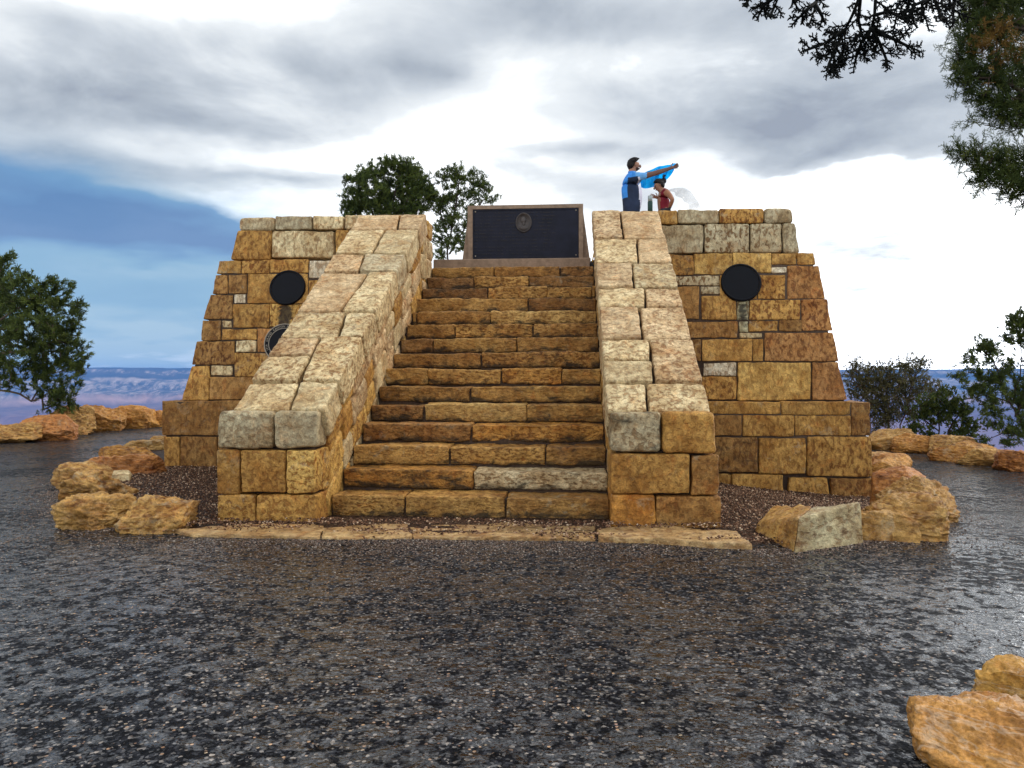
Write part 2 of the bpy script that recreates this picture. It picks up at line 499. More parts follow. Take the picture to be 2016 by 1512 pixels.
# --- middle tier
S = Stones()
left2 = [((455, 465, 606, 465, 604, 551, 440, 551), 'och', .1, 0), ((610, 461, 800, 550), 'och', .1, 0), ((806, 455, 1065, 545), 'och', .1, 0), ((1072, 462, 1260, 580), 'wht', .08, 'R'),
         ((432, 560, 516, 560, 514, 690, 410, 690), 'brn', .1, 0), ((520, 559, 644, 688), 'brn', .0, 0), ((650, 552, 880, 755), 'och', .12, 0), ((884, 552, 1062, 755), 'och', .1, 0), ((1068, 598, 1200, 755), 'och', .1, 'R'),
         ((558, 692, 636, 755), 'wht', .0, 0), ((398, 697, 553, 697, 545, 862, 350, 862), 'brn', .3, 0), ((551, 762, 797, 920), 'och', .1, 0), ((803, 762, 1005, 915), 'yel', .15, 0), ((1010, 762, 1120, 915), 'och', .1, 'R'),
         ((343, 872, 468, 872, 462, 1008, 332, 1008), 'brn', .05, 0), ((478, 873, 540, 922), 'crm', .0, 0), ((473, 930, 712, 1004), 'och', .05, 0), ((548, 926, 712, 928), 'och', 0, 0), ((716, 926, 930, 1090), 'red', .1, 0), ((936, 926, 1060, 1090), 'brn', .1, 'R'),
         ((304, 1018, 562, 1014, 560, 1175, 268, 1175), 'brn', .15, 0), ((572, 1012, 706, 1086), 'crm', .1, 0), ((562, 1094, 812, 1256), 'och', .05, 0), ((818, 1098, 960, 1256), 'och', .05, 'R'),
         ((402, 1181, 548, 1249), 'crm', .0, 0), ((268, 1184, 388, 1182, 384, 1416, 198, 1416), 'och', .08, 0), ((391, 1258, 700, 1412), 'brn', .15, 0), ((706, 1262, 860, 1412), 'och', .15, 'R')]
for q, t, s, e in left2:
    if len(q) == 4 and q[3] - q[1] < 5: continue
    plane_stone(S, P2, Z1, q, t, s, e or None, spots=SPL)
right2 = [((590, 420, 750, 560), 'och', .45, 'L'), ((753, 412, 1014, 556), 'yel', .1, 0), ((1020, 411, 1280, 545), 'yel', .12, 0), ((1286, 411, 1452, 488), 'och', .15, 0), ((1460, 409, 1572, 409, 1588, 490, 1460, 490), 'och', .1, 0),
          ((1284, 510, 1384, 545), 'wht', .0, 0), ((1396, 500, 1606, 498, 1652, 725, 1394, 725), 'red', .12, 0),
          ((625, 566, 924, 630), 'gry', .1, 'L'), ((640, 640, 788, 862), 'brn', .1, 'L'), ((800, 640, 944, 692), 'gry', .1, 0), ((930, 560, 1185, 725), 'och', .2, 0), ((1192, 562, 1376, 724), 'och', .12, 0),
          ((806, 706, 1040, 864), 'och', .05, 0), ((1046, 730, 1126, 870), 'grn', .25, 0), ((1134, 732, 1480, 866), 'och', .12, 0), ((1488, 732, 1660, 731, 1704, 942, 1490, 942), 'red', .08, 0),
          ((720, 880, 1050, 990), 'brn', .1, 'L'), ((1060, 876, 1124, 953), 'grn', .2, 0), ((1128, 872, 1330, 946), 'och', .1, 0), ((1336, 872, 1488, 944), 'brn', .1, 0),
          ((1066, 958, 1220, 990), 'crm', .1, 0), ((745, 1003, 800, 1150), 'brn', .1, 'L'), ((806, 1000, 1150, 1150), 'och', .12, 0), ((1156, 1000, 1226, 1150), 'och', .05, 0), ((1236, 956, 1704, 954, 1742, 1150, 1236, 1150), 'red', .15, 0),
          ((816, 1162, 1040, 1250), 'wht', .12, 0), ((806, 1256, 1044, 1414), 'och', .05, 'L'), ((1054, 1160, 1554, 1416), 'yel', .32, 0), ((1562, 1158, 1738, 1156, 1806, 1416, 1562, 1416), 'red', .1, 0)]
for q, t, s, e in right2: plane_stone(S, P2, R5, q, t, s, e or None, spots=SPR)
ub_r = hit(1668, 788, *P2)[0]; ut_r = hit(1602, 502, *P2)[0]
ub_l = hit(357, 787, *P2)[0]; ut_l = hit(441, 514, *P2)[0]
fz = lambda a, b: (lambda z: a + (b - a) * (z - ZT1) / (ZT2 - ZT1))
fr, fl = fz(ub_r, ut_r), fz(ub_l, ut_l)
vf2 = lambda z: P2[0] + P2[1] * (z - P2[2])
generic_side(S, fr, lambda z: vf2(z) + .43, VB - .3, ZT1, ZT2, 1, TT)
generic_side(S, fl, lambda z: vf2(z) + .43, VB - .3, ZT1, ZT2, -1, TT)
def hexcore(S, ua, ub, vf, z0, z1, vb, mi=1):
    c = []
    for z in (z0, z1):
        for v in (vf(z) + .024, vb):
            c += [(ua(z), v, z), (ub(z), v, z)]
    S.core(c, mi)
hexcore(S, lambda z: fl(z) + .04, lambda z: -1.54, vf2, ZT1 - .06, ZPL - .05, VB - .4)
hexcore(S, lambda z: 1.54, lambda z: fr(z) - .04, vf2, ZT1 - .065, ZPL - .055, VB - .4)
S.core(box8(-1.6, 1.6, 5.75, VB - .45, -.5, ZPL - .06), 1)
S.build('middle_tier', [M['wall'], M['mortar']], mon)

# --- parapet (front, sides, back)
S = Stones()
left3 = [((592, 168, 836, 163, 832, 256, 584, 256), 'gry', .05, 0, .07), ((838, 155, 1090, 250), 'gry', .25, 0, .03), ((1098, 155, 1305, 246), 'crm', .1, 0, .03), ((1315, 150, 1500, 246), 'crm', .1, 'R', .03),
         ((583, 256, 812, 258, 808, 455, 535, 455), 'och', .12, 0, .03), ((818, 258, 1241, 258, 1237, 441, 816, 441), 'crm', .02, 0, .04), ((1252, 252, 1440, 440), 'och', .08, 'R', .03)]
for q, t, s, e, r in left3: plane_stone(S, P3, Z1, q, t, s, e or None, R=r, depth=.5)
right3 = [((85, 122, 360, 200), 'pnk', .1, 'L', .04), ((376, 122, 500, 205), 'pnk', .12, 0, .04), ((503, 118, 638, 214), 'och', .1, 0, .03), ((643, 114, 922, 206), 'gry', .1, 0, .03), ((928, 106, 1228, 204), 'och', .2, 0, .03), ((1234, 100, 1428, 100, 1442, 206, 1234, 206), 'gry', .05, 0, .07),
          ((525, 218, 816, 410), 'gry', .08, 'L', .03), ((825, 210, 1130, 410), 'gry', .05, 0, .03), ((1140, 208, 1354, 408), 'gry', .06, 0, .03), ((1364, 206, 1442, 206, 1474, 408, 1368, 408), 'gry', .1, 0, .03)]
for q, t, s, e, r in right3: plane_stone(S, P3, R5, q, t, s, e or None, R=r, depth=.5)
u3r = hit(1565, 455, *P3)[0]; u3l = hit(470, 460, *P3)[0]
G3 = ['gry', 'och', 'crm', 'gry', 'och']
for sd, uu in ((1, u3r), (-1, u3l)):
    generic_side(S, lambda z: uu, lambda z: P3[0] + .55, VB - .6, ZPL - .1, ZT3 - .02, sd, G3, .45)
v = VB - 1.1
for (za, zb) in ((ZPL - .1, 3.85), (3.85, ZT3 - .02)):
    x = u3l + .5
    while x < u3r - .55:
        l = min(random.uniform(.5, 1.0), u3r - .5 - x)
        S.add(box8(x + .01, x + l - .01, v, v + .45, za, zb), random.choice(G3), .1, .03, .09); x += l
S.build('parapet', [M['wall'], M['mortar']], mon)

# --- platform paving
mb = MB(); mb.box(-4.0, 4.0, 5.62, VB - 1.12, ZPL - .05, ZPL - .004)
mb.box(-4.0, -2.05, 5.03, 5.618, ZPL - .05, ZPL - .004); mb.box(2.05, 4.0, 5.03, 5.618, ZPL - .05, ZPL - .004)
mb.build('platform', M['concrete'], mon, smooth=False)

# --- sloping stair walls
VS, ZS = -0.36, 1.135
KS = (ZT3 - .02 - ZS) / (4.58 - VS)
zs = lambda v: ZS + KS * (v - VS)
def slope_hit(px, py):
    d = dir_loc(ray(px, py))
    t = (ZS + KS * (CL[1] - VS) - CL[2]) / (d[2] - KS * d[1])
    return CL + t * d
nrm = np.array([0, -KS, 1]) / math.hypot(KS, 1)

def stair_wall(side):
    S = Stones()
    if side < 0:
        zf, xm = Z1, 1250
        colL = [(1482, 1293, 935, 1005), (1285, 1112, 985, 1085), (1105, 988, 1085, 1150), (980, 808, 1270, 1320), (800, 536, 1280, 1480), (528, 413, 1410, 1450), (405, 246, 1500, 1590), (240, 138, 1670, 1695)]
        colR = [(1482, 1290, 940, 1010), (1280, 982, 1005, 1155), (976, 808, 1275, 1325), (800, 534, 1285, 1485), (526, 413, 1415, 1455), (405, 246, 1505, 1595), (240, 138, 1675, 1700)]
        tl = ['crm', 'crm', 'pnk', 'crm', 'pnk', 'pnk', 'crm', 'pnk']; tr = ['crm', 'crm', 'crm', 'crm', 'gry', 'crm', 'pnk']
        uo = lambda v: -2.38 - .013 * v; ui = uL
    else:
        zf, xm = R5, 420
        colL = [(1487, 1297, 435, 420), (1290, 1146, 480, 465), (1140, 1003, 462, 442), (993, 773, 400, 375), (768, 645, 420, 410), (638, 478, 340, 325), (470, 310, 368, 358), (304, 190, 268, 255)]
        colR = [(1487, 1295, 440, 425), (1288, 1003, 485, 447), (993, 773, 405, 380), (768, 648, 425, 415), (640, 478, 345, 330), (470, 310, 373, 363), (304, 190, 273, 260)]
        tl = ['crm', 'crm', 'crm', 'pnk', 'crm', 'pnk', 'crm', 'pnk']; tr = ['crm', 'pnk', 'pnk', 'pnk', 'crm', 'pnk', 'pnk']
        uo = lambda v: 2.43 + .012 * v; ui = uR
    th = 0.34
    for col, tints, which in ((colL, tl, 0), (colR, tr, 1)):
        for (yb, yt, sb, s_t), tn in zip(col, tints):
            pb, pt = slope_hit(*zf(sb, yb)), slope_hit(*zf(s_t, yt))
            vb, vt = pb[1] + .010, pt[1] - .010
            if yt < 200: vt = 4.60
            if side < 0: e0 = (uo(vb), uo(vt)) if which == 0 else (pb[0] + .012, pt[0] + .012); e1 = (pb[0] - .012, pt[0] - .012) if which == 0 else (ui(vb) + .05, ui(vt) + .05)
            else: e0 = (ui(vb) - .05, ui(vt) - .05) if which == 0 else (pb[0] + .010, pt[0] + .010); e1 = (pb[0] - .010, pt[0] - .010) if which == 0 else (uo(vb), uo(vt))
            j = random.uniform(-.012, .012)
            top = [np.array([e0[0], vb, zs(vb) + j]), np.array([e1[0], vb, zs(vb) + j]), np.array([e0[1], vt, zs(vt) + j]), np.array([e1[1], vt, zs(vt) + j])]
            bot = [p - nrm * th for p in top]
            S.add(bot + top, tn, .08, .024, .032, .75)
    # front pillar courses
    P0 = (-0.44, 0.0, 0.0)
    if side < 0:
        pil = [((452, 380, 822, 380, 818, 636, 436, 636), 'gry', .35), ((832, 380, 1135, 380, 1125, 632, 832, 634), 'gry', .35),
               ((436, 648, 592, 950), 'och', .05), ((602, 650, 910, 942), 'och', .1), ((918, 650, 1112, 945), 'yel', .15),
               ((444, 956, 703, 1160), 'och', .12), ((711, 955, 1120, 1160), 'och', .1)]
        zf2 = Z2; a, b = -2.46, -1.47
    else:
        pil = [((176, 388, 530, 662), 'gry', .5), ((542, 388, 886, 390, 908, 670, 542, 668), 'och', .35),
               ((186, 676, 722, 946), 'och', .12), ((736, 684, 920, 956), 'brn', .2),
               ((190, 954, 486, 1172), 'org', .05), ((494, 966, 940, 1195), 'brn', .2)]
        zf2 = R6; a, b = 1.47, 2.5
    for q, t, s in pil:
        cap = q[1] < 400
        plane_stone(S, P0, zf2, q, t, s, None, depth=.34 if cap else .6, R=.045 if cap else .022, grow=.12 if q[1] > 950 else 0)
    # masonry of the two long faces under the cap
    for face in (0, 1):
        inner = face == 0
        uf = (lambda v: ui(v)) if inner else (lambda v: uo(v))
        sgn = -side if inner else side                # outward direction of this face
        v = VS + .22
        while v < 5.0:
            l = random.uniform(.3, .6)
            h = -.30
            while h > -1.75:
                dh = random.uniform(.22, .42)
                sh = random.uniform(-.12, .12)
                c = []
                for hh in (h - dh + .008, h - .008):
                    for vv in (v + .008, v + l - .008):
                        s2 = vv + (hh - h) * -.35
                        zt = min(zs(s2), ZT3 - .02 if s2 > 4.5 else 99) + hh
                        zt = max(zt, -.4)
                        fa = uf(s2); bk = fa - sgn * .3
                        lo, hi = min(fa, bk), max(fa, bk)
                        c += [(lo, s2, zt), (hi, s2, zt)]
                zz = [q[2] for q in c]
                if max(zz[4:]) > -.1 and min(zz[4:]) - max(zz[:4]) > -1:
                    S.add(c, random.choice(['och', 'pnk', 'crm', 'pnk', 'yel'] if inner else ['och', 'brn', 'och', 'crm']), .03, .03, .06)
                h -= dh
            v += l
    # return of the parapet beside the top of the stairs
    for (za, zb) in ((2.7, 3.1), (3.1, 3.5), (3.5, 3.86), (3.86, ZT3 - .02)):
        for (va, vb) in ((4.62, 5.0), (5.0, 5.42)):
            f = ui((va + vb) / 2) - side * -.0
            lo, hi = (f - .5, f) if side < 0 else (f, f + .5)
            S.add(box8(lo, hi, va + .008, vb - .008, za + .008, zb - .008), random.choice(['och', 'pnk', 'yel', 'crm']), .03, .04, .06)
    # core
    a_, b_ = (-2.34, -1.52) if side < 0 else (1.52, 2.38)
    c = []
    for z in (-.6, None):
        for v in (-.3, 4.7):
            zz = -.6 if z is not None else zs(v) - .12
            c += [(a_, v, zz), (b_, v, zz)]
    S.core(c, 1)
    S.build('stair_wall', [M['cap'], M['mortar']], mon)
stair_wall(-1); stair_wall(1)

# --- staircase
mb = MB()
for k in range(1, NST + 1):
    mb.box(-1.52, 1.52, (k - 1) * T_ + .05, k * T_ + .06 if k < NST else 5.7, -.4, k * R_ - .03)
core = mb.build('staircase', M['mortar'], mon, smooth=False)
R3 = lambda x: 800 + .28770 * x
R4 = lambda x: 640 + .28770 * x
JO = {15: [R3(600), R3(1050)], 14: [R3(462), R3(838)], 13: [R3(555), R3(965), R3(1270)], 12: [R3(20), R3(835)], 11: [R3(70), R3(575)],
      10: [R3(330), R3(868)], 9: [R3(180), R3(755)], 8: [R3(510)], 7: [R4(378), R4(705), R4(1205), R4(1622)], 6: [R4(995)],
      5: [R4(675), R4(1380)], 4: [R4(1000)], 3: [R4(850), R4(1508)], 2: [R4(1015)], 1: [R4(545), R4(1235)]}
TINT.update(sa=(.42, .245, .075), sb=(.37, .205, .062), sc=(.31, .165, .055), sd=(.45, .235, .06), se=(.50, .33, .12), sw=(.56, .46, .29), sk=(.25, .135, .05))
TS = {1: [('sa', .32), ('sa', .38), ('sb', .42)], 2: [('sd', .55), ('sw', .34)], 3: [('sa', .28), ('sa', .28), ('sb', .45)], 4: [('sc', .42), ('sd', .42)],
      5: [('sc', .45), ('se', .28), ('sa', .4)], 6: [('sb', .42), ('sa', .42)], 7: [('sk', .5), ('sa', .35), ('sa', .3), ('sd', .2), ('sa', .35)],
      8: [('sb', .4), ('sb', .42)], 9: [('sc', .45), ('sa', .38), ('sb', .35)], 10: [('sb', .42), ('sa', .38), ('sb', .45)], 11: [('sa', .3), ('sb', .42), ('se', .35)],
      12: [('sa', .3), ('sa', .3), ('sc', .45)], 13: [('sk', .5), ('sa', .35), ('sa', .28), ('sb', .3)], 14: [('sk', .45), ('sa', .38), ('sc', .5)], 15: [('sa', .4), ('sb', .42), ('sc', .5)]}
for k in range(1, NST + 1):
    S = Stones()
    v0 = (k - 1) * T_; zb, zt = (k - 1) * R_, k * R_
    ym = HZ - ((zb + zt) / 2 - CH) / (to_world((0, v0, 0))[1]) * F
    us = [uL(v0) + .005] + [hit(x, ym, v0)[0] for x in JO[k]] + [uR(v0) - .005]
    for i in range(len(us) - 1):
        tn, sn = TS[k][i % len(TS[k])]; sn += .02
        j = random.uniform(-.012, .012); jz = random.uniform(-.010, .008)
        c8 = box8(us[i] + .007, us[i + 1] - .007, v0 + j - .012, v0 + T_ + .2, zb + (.022 if k > 1 else -.1), zt + jz)
        for q in (0, 1): c8[q] = (c8[q][0], c8[q][1] + .035, c8[q][2])          # worn, undercut riser
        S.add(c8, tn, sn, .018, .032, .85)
        T = S.T[-1]; P = S.V[-1]                                                  # grime and painted contact shade along the foot of the riser
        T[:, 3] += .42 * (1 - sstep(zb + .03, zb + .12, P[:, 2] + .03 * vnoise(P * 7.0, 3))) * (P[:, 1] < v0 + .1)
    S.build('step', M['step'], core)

# ================================================================== ALTAR with the big plaque
VA = 5.95
def uz(px, py, v): return hit(px, py, v)
b0 = uz(853, 517, VA - .32); b1 = uz(1163, 517, VA - .32)
alt = empty('memorial_altar', to_world(((b0[0] + b1[0]) / 2, VA, ZPL)), -TH)
tag(alt, 'pinkish concrete altar block at the head of the staircase carrying a wide dark tablet', 'altar')
uc = (b0[0] + b1[0]) / 2
def L(p): return np.array([p[0] - uc, p[1] - VA, p[2] - ZPL])
zb_ = uz(1000, 509, VA - .32)[2] - ZPL
mb = MB(); w = (b1[0] - b0[0]) / 2
mb.box(-w, w, -.32, 1.3, -.02, zb_)
o = mb.build('plinth', M['concrete'], alt, smooth=False)
bv = o.modifiers.new('bevel', 'BEVEL'); bv.width = .015; bv.segments = 2
tl, tr = L(uz(921, 405, VA - .02)), L(uz(1148, 402.5, VA - .02))
ztop = (tl[2] + tr[2]) / 2
bl_, br_ = L(uz(909, 507, VA)), L(uz(1162, 507, VA))
mb = MB()
c = []
for z, x0, x1, y0, y1 in ((zb_, bl_[0], br_[0], .03, 1.15), (ztop - .012, tl[0] + .012, tr[0] - .012, .06, .95)):
    for y in (y0, y1): c += [(x0, y, z), (x1, y, z)]
mb.hexa(c)
o = mb.build('altar_body', M['concrete'], alt, smooth=False)
bv = o.modifiers.new('bevel', 'BEVEL'); bv.width = .02; bv.segments = 2
# raised frame round the tablet (four pieces, butted)
pl0, pt0 = L(uz(931, 506, VA - .05)), L(uz(931, 412, VA - .05)); pr0 = L(uz(1139, 503, VA - .05))
mb = MB()
f0, f1 = -.05, .045
zlo = zb_; x0, x1 = tl[0], tr[0]; px0, px1 = pl0[0] - .005, pr0[0] + .005; pz1 = pt0[2]; pz0 = zb_ + .035
mb.box(x0, px0, f0, f1, zlo, ztop); mb.box(px1, x1, f0, f1, zlo, ztop); mb.box(px0, px1, f0, f1, pz1, ztop); mb.box(px0, px1, f0, f1, zlo, pz0)
o = mb.build('tablet_frame', M['concrete'], alt, smooth=False)
tab = empty('memorial_tablet', to_world((uc, VA, ZPL)), -TH)
tag(tab, 'wide dark navy bronze tablet with an oval portrait medallion, set in the altar front', 'plaque')
mb = MB(); mb.box(px0 + .004, px1 - .004, -.03, .02, pz0 + .004, pz1 - .004)
# raised border lip
for (xa, xb, za, zb2) in ((px0 + .006, px1 - .006, pz1 - .03, pz1 - .006), (px0 + .006, px1 - .006, pz0 + .006, pz0 + .03), (px0 + .006, px0 + .028, pz0 + .031, pz1 - .031), (px1 - .028, px1 - .006, pz0 + .031, pz1 - .031)):
    mb.box(xa, xb, -.042, -.028, za, zb2)
def tablet_mat():
    m, N, b, out = new_mat('tablet_bronze')
    tc = N.n('ShaderNodeTexCoord').outputs['Object']; sx = N.n('ShaderNodeSeparateXYZ'); N.l(tc, sx.inputs[0])
    row = N.math('SINE', N.math('MULTIPLY', sx.outputs[2], 2 * math.pi / .062))
    st2 = N.vmath('MULTIPLY', tc, (1.0, 1.0, .15))
    ltr = N.mr(N.noise(st2, 42, 2, .5), .46, .52)
    area = N.math('MULTIPLY', N.mr(N.noise(N.vmath('MULTIPLY', tc, (1, 1, 2.4)), 2.2, 2), .40, .50), N.mr(N.math('ABSOLUTE', sx.outputs[0]), .74, .80, 1, 0))
    rel = N.math('MULTIPLY', N.math('MULTIPLY', N.mr(row, .1, .5), ltr), area)
    lo = N.noise(tc, 5, 4)
    c = N.mix(N.mr(lo, .3, .7), (.0045, .005, .012), (.010, .011, .024))
    c = N.mix(N.math('MULTIPLY', rel, .7), c, (.022, .019, .020))
    N.l(c, b.inputs['Base Color']); b.inputs['Metallic'].default_value = .15; b.inputs['Specular IOR Level'].default_value = .2
    b.inputs['Roughness'].default_value = .48
    N.l(N.bump(N.math('ADD', rel, N.math('MULTIPLY', N.noise(tc, 60, 3), .2)), .6, .006), b.inputs['Normal'])
    return m
mb.build('plate', tablet_mat(), tab, smooth=False)
mc = L(uz(1031, 438, VA - .04))
mb = MB()
prof = [(.02, -.035), (.135, -.038), (.140, -.052), (.152, -.055), (.160, -.045), (.162, -.03)]
V = []; seg = 40
for r, y in prof:
    for k in range(seg):
        a = 2 * math.pi * k / seg
        V.append((mc[0] + .92 * r * math.cos(a), y, mc[2] + 1.12 * r * math.sin(a)))
Fc = [(i * seg + k, (i + 1) * seg + k, (i + 1) * seg + (k + 1) % seg, i * seg + (k + 1) % seg) for i in range(len(prof) - 1) for k in range(seg)] + [tuple(range(seg))]
mb.add(V, Fc)
med = mb.build('medallion', M['bronze_relief'], tab)
# low relief bust: generic head and shoulders
mb = MB()
def ell(mb, c, r, n=14, m=0):
    V = []; Fc = []
    for i in range(n + 1):
        for k in range(n):
            t = math.pi * i / n; p = 2 * math.pi * k / n
            V.append((c[0] + r[0] * math.sin(t) * math.cos(p), c[1] + r[1] * math.sin(t) * math.sin(p), c[2] + r[2] * math.cos(t)))
    for i in range(n):
        for k in range(n): Fc.append((i * n + k, (i + 1) * n + k, (i + 1) * n + (k + 1) % n, i * n + (k + 1) % n))
    mb.add(V, Fc, m)
ell(mb, (mc[0] - .005, -.04, mc[2] + .045), (.048, .025, .062)); ell(mb, (mc[0], -.038, mc[2] - .02), (.028, .02, .05)); ell(mb, (mc[0] - .035, -.042, mc[2] + .035), (.022, .018, .018))
ell(mb, (mc[0] + .01, -.037, mc[2] - .1), (.085, .022, .05))
mb.build('relief', M['bronze_relief'], med)
for (x, z) in ((px0 + .05, pz1 - .045), (px1 - .05, pz1 - .045), (px0 + .05, pz0 + .06), (px1 - .05, pz0 + .06)):
    mb = MB(); mb.lathe([(.013, 0), (.013, -.008), (.008, -.014)], 12, (x, -.028, z), 'y')
    mb.build('bolt', M['bronze_edge'], tab)

# ================================================================== ROUND PLAQUES on the walls
def round_plaque(name, px, py, rpx, label, seal=False, lift=0.0):
    c = hit(px, py, *P2); D = to_world(c)[1]; r = rpx / F * D
    w_ = to_world(c)
    o = empty(name, w_, -TH)
    tag(o, label, 'plaque')
    tilt = math.atan(P2[1])
    Rm = Matrix.Rotation(-tilt, 3, 'X')
    def tr(V): return [Rm @ Vector(v) for v in V]
    mb = MB()
    prof = [(r * .999, .03), (r, -.03), (r * .97, -.045), (r * .90, -.045), (r * .885, -.036)] if not seal else [(r * .999, .03), (r, -.035), (r * .985, -.042), (r * .955, -.042), (r * .945, -.036)]
    t2 = MB(); t2.lathe([(p[0], p[1]) for p in prof], 64, (0, 0, 0), 'y')
    V = tr(t2.V[0]); mb.add(V, t2.F[:-1])
    mb.build('rim', M['bronze_edge'] if seal else M['bronze_black'], o)
    t2 = MB(); t2.lathe([(r * .945 if seal else r * .885, -.0), (r * .94 if seal else r * .88, -.032)], 64, (0, 0, 0), 'y')
    mb = MB(); mb.add(tr(t2.V[0]), t2.F)
    disc = mb.build('disc', M['bronze_black'], o, smooth=False)
    if seal:
        t2 = MB(); t2.lathe([(r * .735, -.031), (r * .74, -.038), (r * .77, -.038), (r * .775, -.031)], 64, (0, 0, 0), 'y')
        mb = MB(); mb.add(tr(t2.V[0]), t2.F[:-2]); mb.build('inner_ring', M['bronze_edge'], o)
        # lettering on the ring
        verts = []; faces = []
        def letters(txt, a0, da, size):
            a = a0
            for ch in txt:
                wch = 0.55 if ch in 'I1.,' else 1.0
                if ch != ' ':
                    cu = bpy.data.curves.new('t', 'FONT'); cu.body = ch; cu.size = size; cu.align_x = 'CENTER'; cu.extrude = .002; cu.resolution_u = 2
                    to = bpy.data.objects.new('t', cu); COL.objects.link(to)
                    dg = bpy.context.evaluated_depsgraph_get(); me = bpy.data.meshes.new_from_object(to.evaluated_get(dg))
                    aa = a + da * wch / 2
                    base = len(verts)
                    for v_ in me.vertices:
                        x, y = v_.co.x, v_.co.y + r * .80
                        ca, sa = math.cos(-aa), math.sin(-aa)
                        verts.append(Rm @ Vector((x * ca - y * sa, -.036 - v_.co.z, x * sa + y * ca)))
                    for p_ in me.polygons: faces.append(tuple(base + i for i in p_.vertices))
                    bpy.data.objects.remove(to); bpy.data.meshes.remove(me)
                a += da * wch
        letters('GRAND CANYON NATIONAL PARK', math.radians(-86), math.radians(7.2), r * .155)
        letters('26, 1919', math.radians(-143), math.radians(7.2), r * .155)
        mesh_obj('lettering', [tuple(v) for v in verts], faces, M['bronze_edge'], disc, None, False)
    return o
round_plaque('round_plaque', 1458.4, 557, 39, 'plain round black plaque on the wall to the right of the stairs')
round_plaque('round_plaque', 566.7, 567, 36, 'plain round black plaque, the upper of two on the left wall')
round_plaque('park_seal', 559.6, 676, 39.5, 'black round seal with a lettered bronze ring, half hidden by the left stair wall', True)

# ================================================================== ROCKS
def cube_sphere(n):
    ls = np.tan(np.linspace(-1, 1, n + 1) * math.pi / 4)
    V = []; Fc = []; b = 0
    g = np.array([(a, c) for a in ls for c in ls])
    for k, s in ((0, 1), (0, -1), (1, 1), (1, -1), (2, 1), (2, -1)):
        P = np.zeros((len(g), 3)); P[:, k] = s; P[:, (k + 1) % 3] = g[:, 0]; P[:, (k + 2) % 3] = g[:, 1] * s
        V.append(P); m = n + 1
        i = np.arange(n)[:, None] * m + np.arange(n)[None]
        i = i.ravel()
        Fc.append(np.stack([i, i + m, i + m + 1, i + 1], 1) + b); b += len(P)
    V = np.concatenate(V); V /= np.linalg.norm(V, axis=1)[:, None]
    # weld
    key = np.round(V * 1e5).astype(np.int64)
    _, idx, inv = np.unique(key, axis=0, return_index=True, return_inverse=True)
    return V[idx], inv.ravel()[np.concatenate(Fc)]
CS = {}
def rock_mesh(size, seed, n=40, box=0.55, cuts=7, amp=1.0, lay=0.0):
    """angular weathered boulder with half-size `size`"""
    if n not in CS: CS[n] = cube_sphere(n)
    d, Fc = CS[n]
    size = np.asarray(size, float)
    rs = np.random.default_rng(seed)
    p = 2.0 + 5.0 * box                                          # superellipsoid exponent
    r = (np.abs(d) ** p).sum(1) ** (-1.0 / p)
    P = d * r[:, None]
    for _ in range(cuts):                                        # planar breaks
        nn = rs.normal(size=3); nn /= np.linalg.norm(nn)
        h = np.abs(nn).sum() ** .5 * rs.uniform(.58, .86)
        e = P @ nn - h
        P = P - np.where(e > 0, e * 1.0, 0)[:, None] * nn
    P = P * size
    m = float(np.mean(size))
    so = rs.uniform(-50, 50, 3)
    nd = d / size; nd /= np.linalg.norm(nd, axis=1)[:, None]
    q = P / m + so
    q2 = q * np.array([1, 1, 1 + lay])
    h = .10 * fbm(q * 1.1, 2, 3) + .075 * fbm(q2 * 2.6, 3, 7) - .10 * np.abs(fbm(q2 * 4.2, 3, 13)) + .034 * fbm(q2 * 11, 3, 17)
    P = P + nd * (h * m * amp)[:, None]
    return P, Fc

def boulder(label, x0, x1, yt, yb, tint, group, depth=0.75, seed=0, box=.45, cuts=6, amp=1.0, lay=.8, rot=0.0, stain=.15, n=40, D=None, yaw=None, sink=.22):
    w0 = x1 - x0; cuts += 5; x0 -= 5 + .05 * w0; x1 += 5 + .05 * w0
    """photo box (px) -> a boulder standing on the ground there"""
    base = gpt((x0 + x1) / 2, yb)
    if D is not None: base = np.array([((x0 + x1) / 2 - CX) / F * D, D, float(gz(((x0 + x1) / 2 - CX) / F * D, D))])
    D0 = base[1]
    W = (x1 - x0) / F * D0
    dep = W * depth
    Dc = D0 + dep * .30
    Xc = ((x0 + x1) / 2 - CX) / F * Dc
    W = (x1 - x0) / F * Dc
    zt = CH + (HZ - yt) / F * Dc
    zb = float(gz(Xc, Dc)) - sink
    H = zt - zb
    P, Fc = rock_mesh((W / 2 * .97, dep / 2, H / 2 * .97), seed, n, box, cuts, amp * .8, lay)
    if rot:
        c, s = math.cos(rot), math.sin(rot)
        P = np.stack([P[:, 0] * c - P[:, 2] * s, P[:, 1], P[:, 0] * s + P[:, 2] * c], 1)
    # fit the box exactly
    mn, mx = P.min(0), P.max(0)
    P[:, 0] = (P[:, 0] - (mn[0] + mx[0]) / 2) * W / (mx[0] - mn[0])
    P[:, 2] = (P[:, 2] - mn[2]) * H / (mx[2] - mn[2]) + sink * 0
    yw = -(Xc / Dc) * .5 if yaw is None else yaw
    P[:, 2] += -sink
    c = np.array(TINT[tint] if isinstance(tint, str) else tint) * random.uniform(.92, 1.08)
    T = np.tile(np.append(c, stain), (len(P), 1))
    loc = (Xc, Dc, zb + sink)
    OFF = np.tile(np.array([random.uniform(-30, 30) for _ in range(3)]), (len(P), 1))
    o = mesh_obj('boulder', P, Fc, M['rock_near' if group == GN else 'rock'], None, None, True, None, dict(tint=('FLOAT_COLOR', T), off=('FLOAT_VECTOR', OFF)))
    o.location = [float(v) for v in loc]; o.rotation_euler = (0, 0, yw)
    tag(o, label, 'boulder', group)
    return o

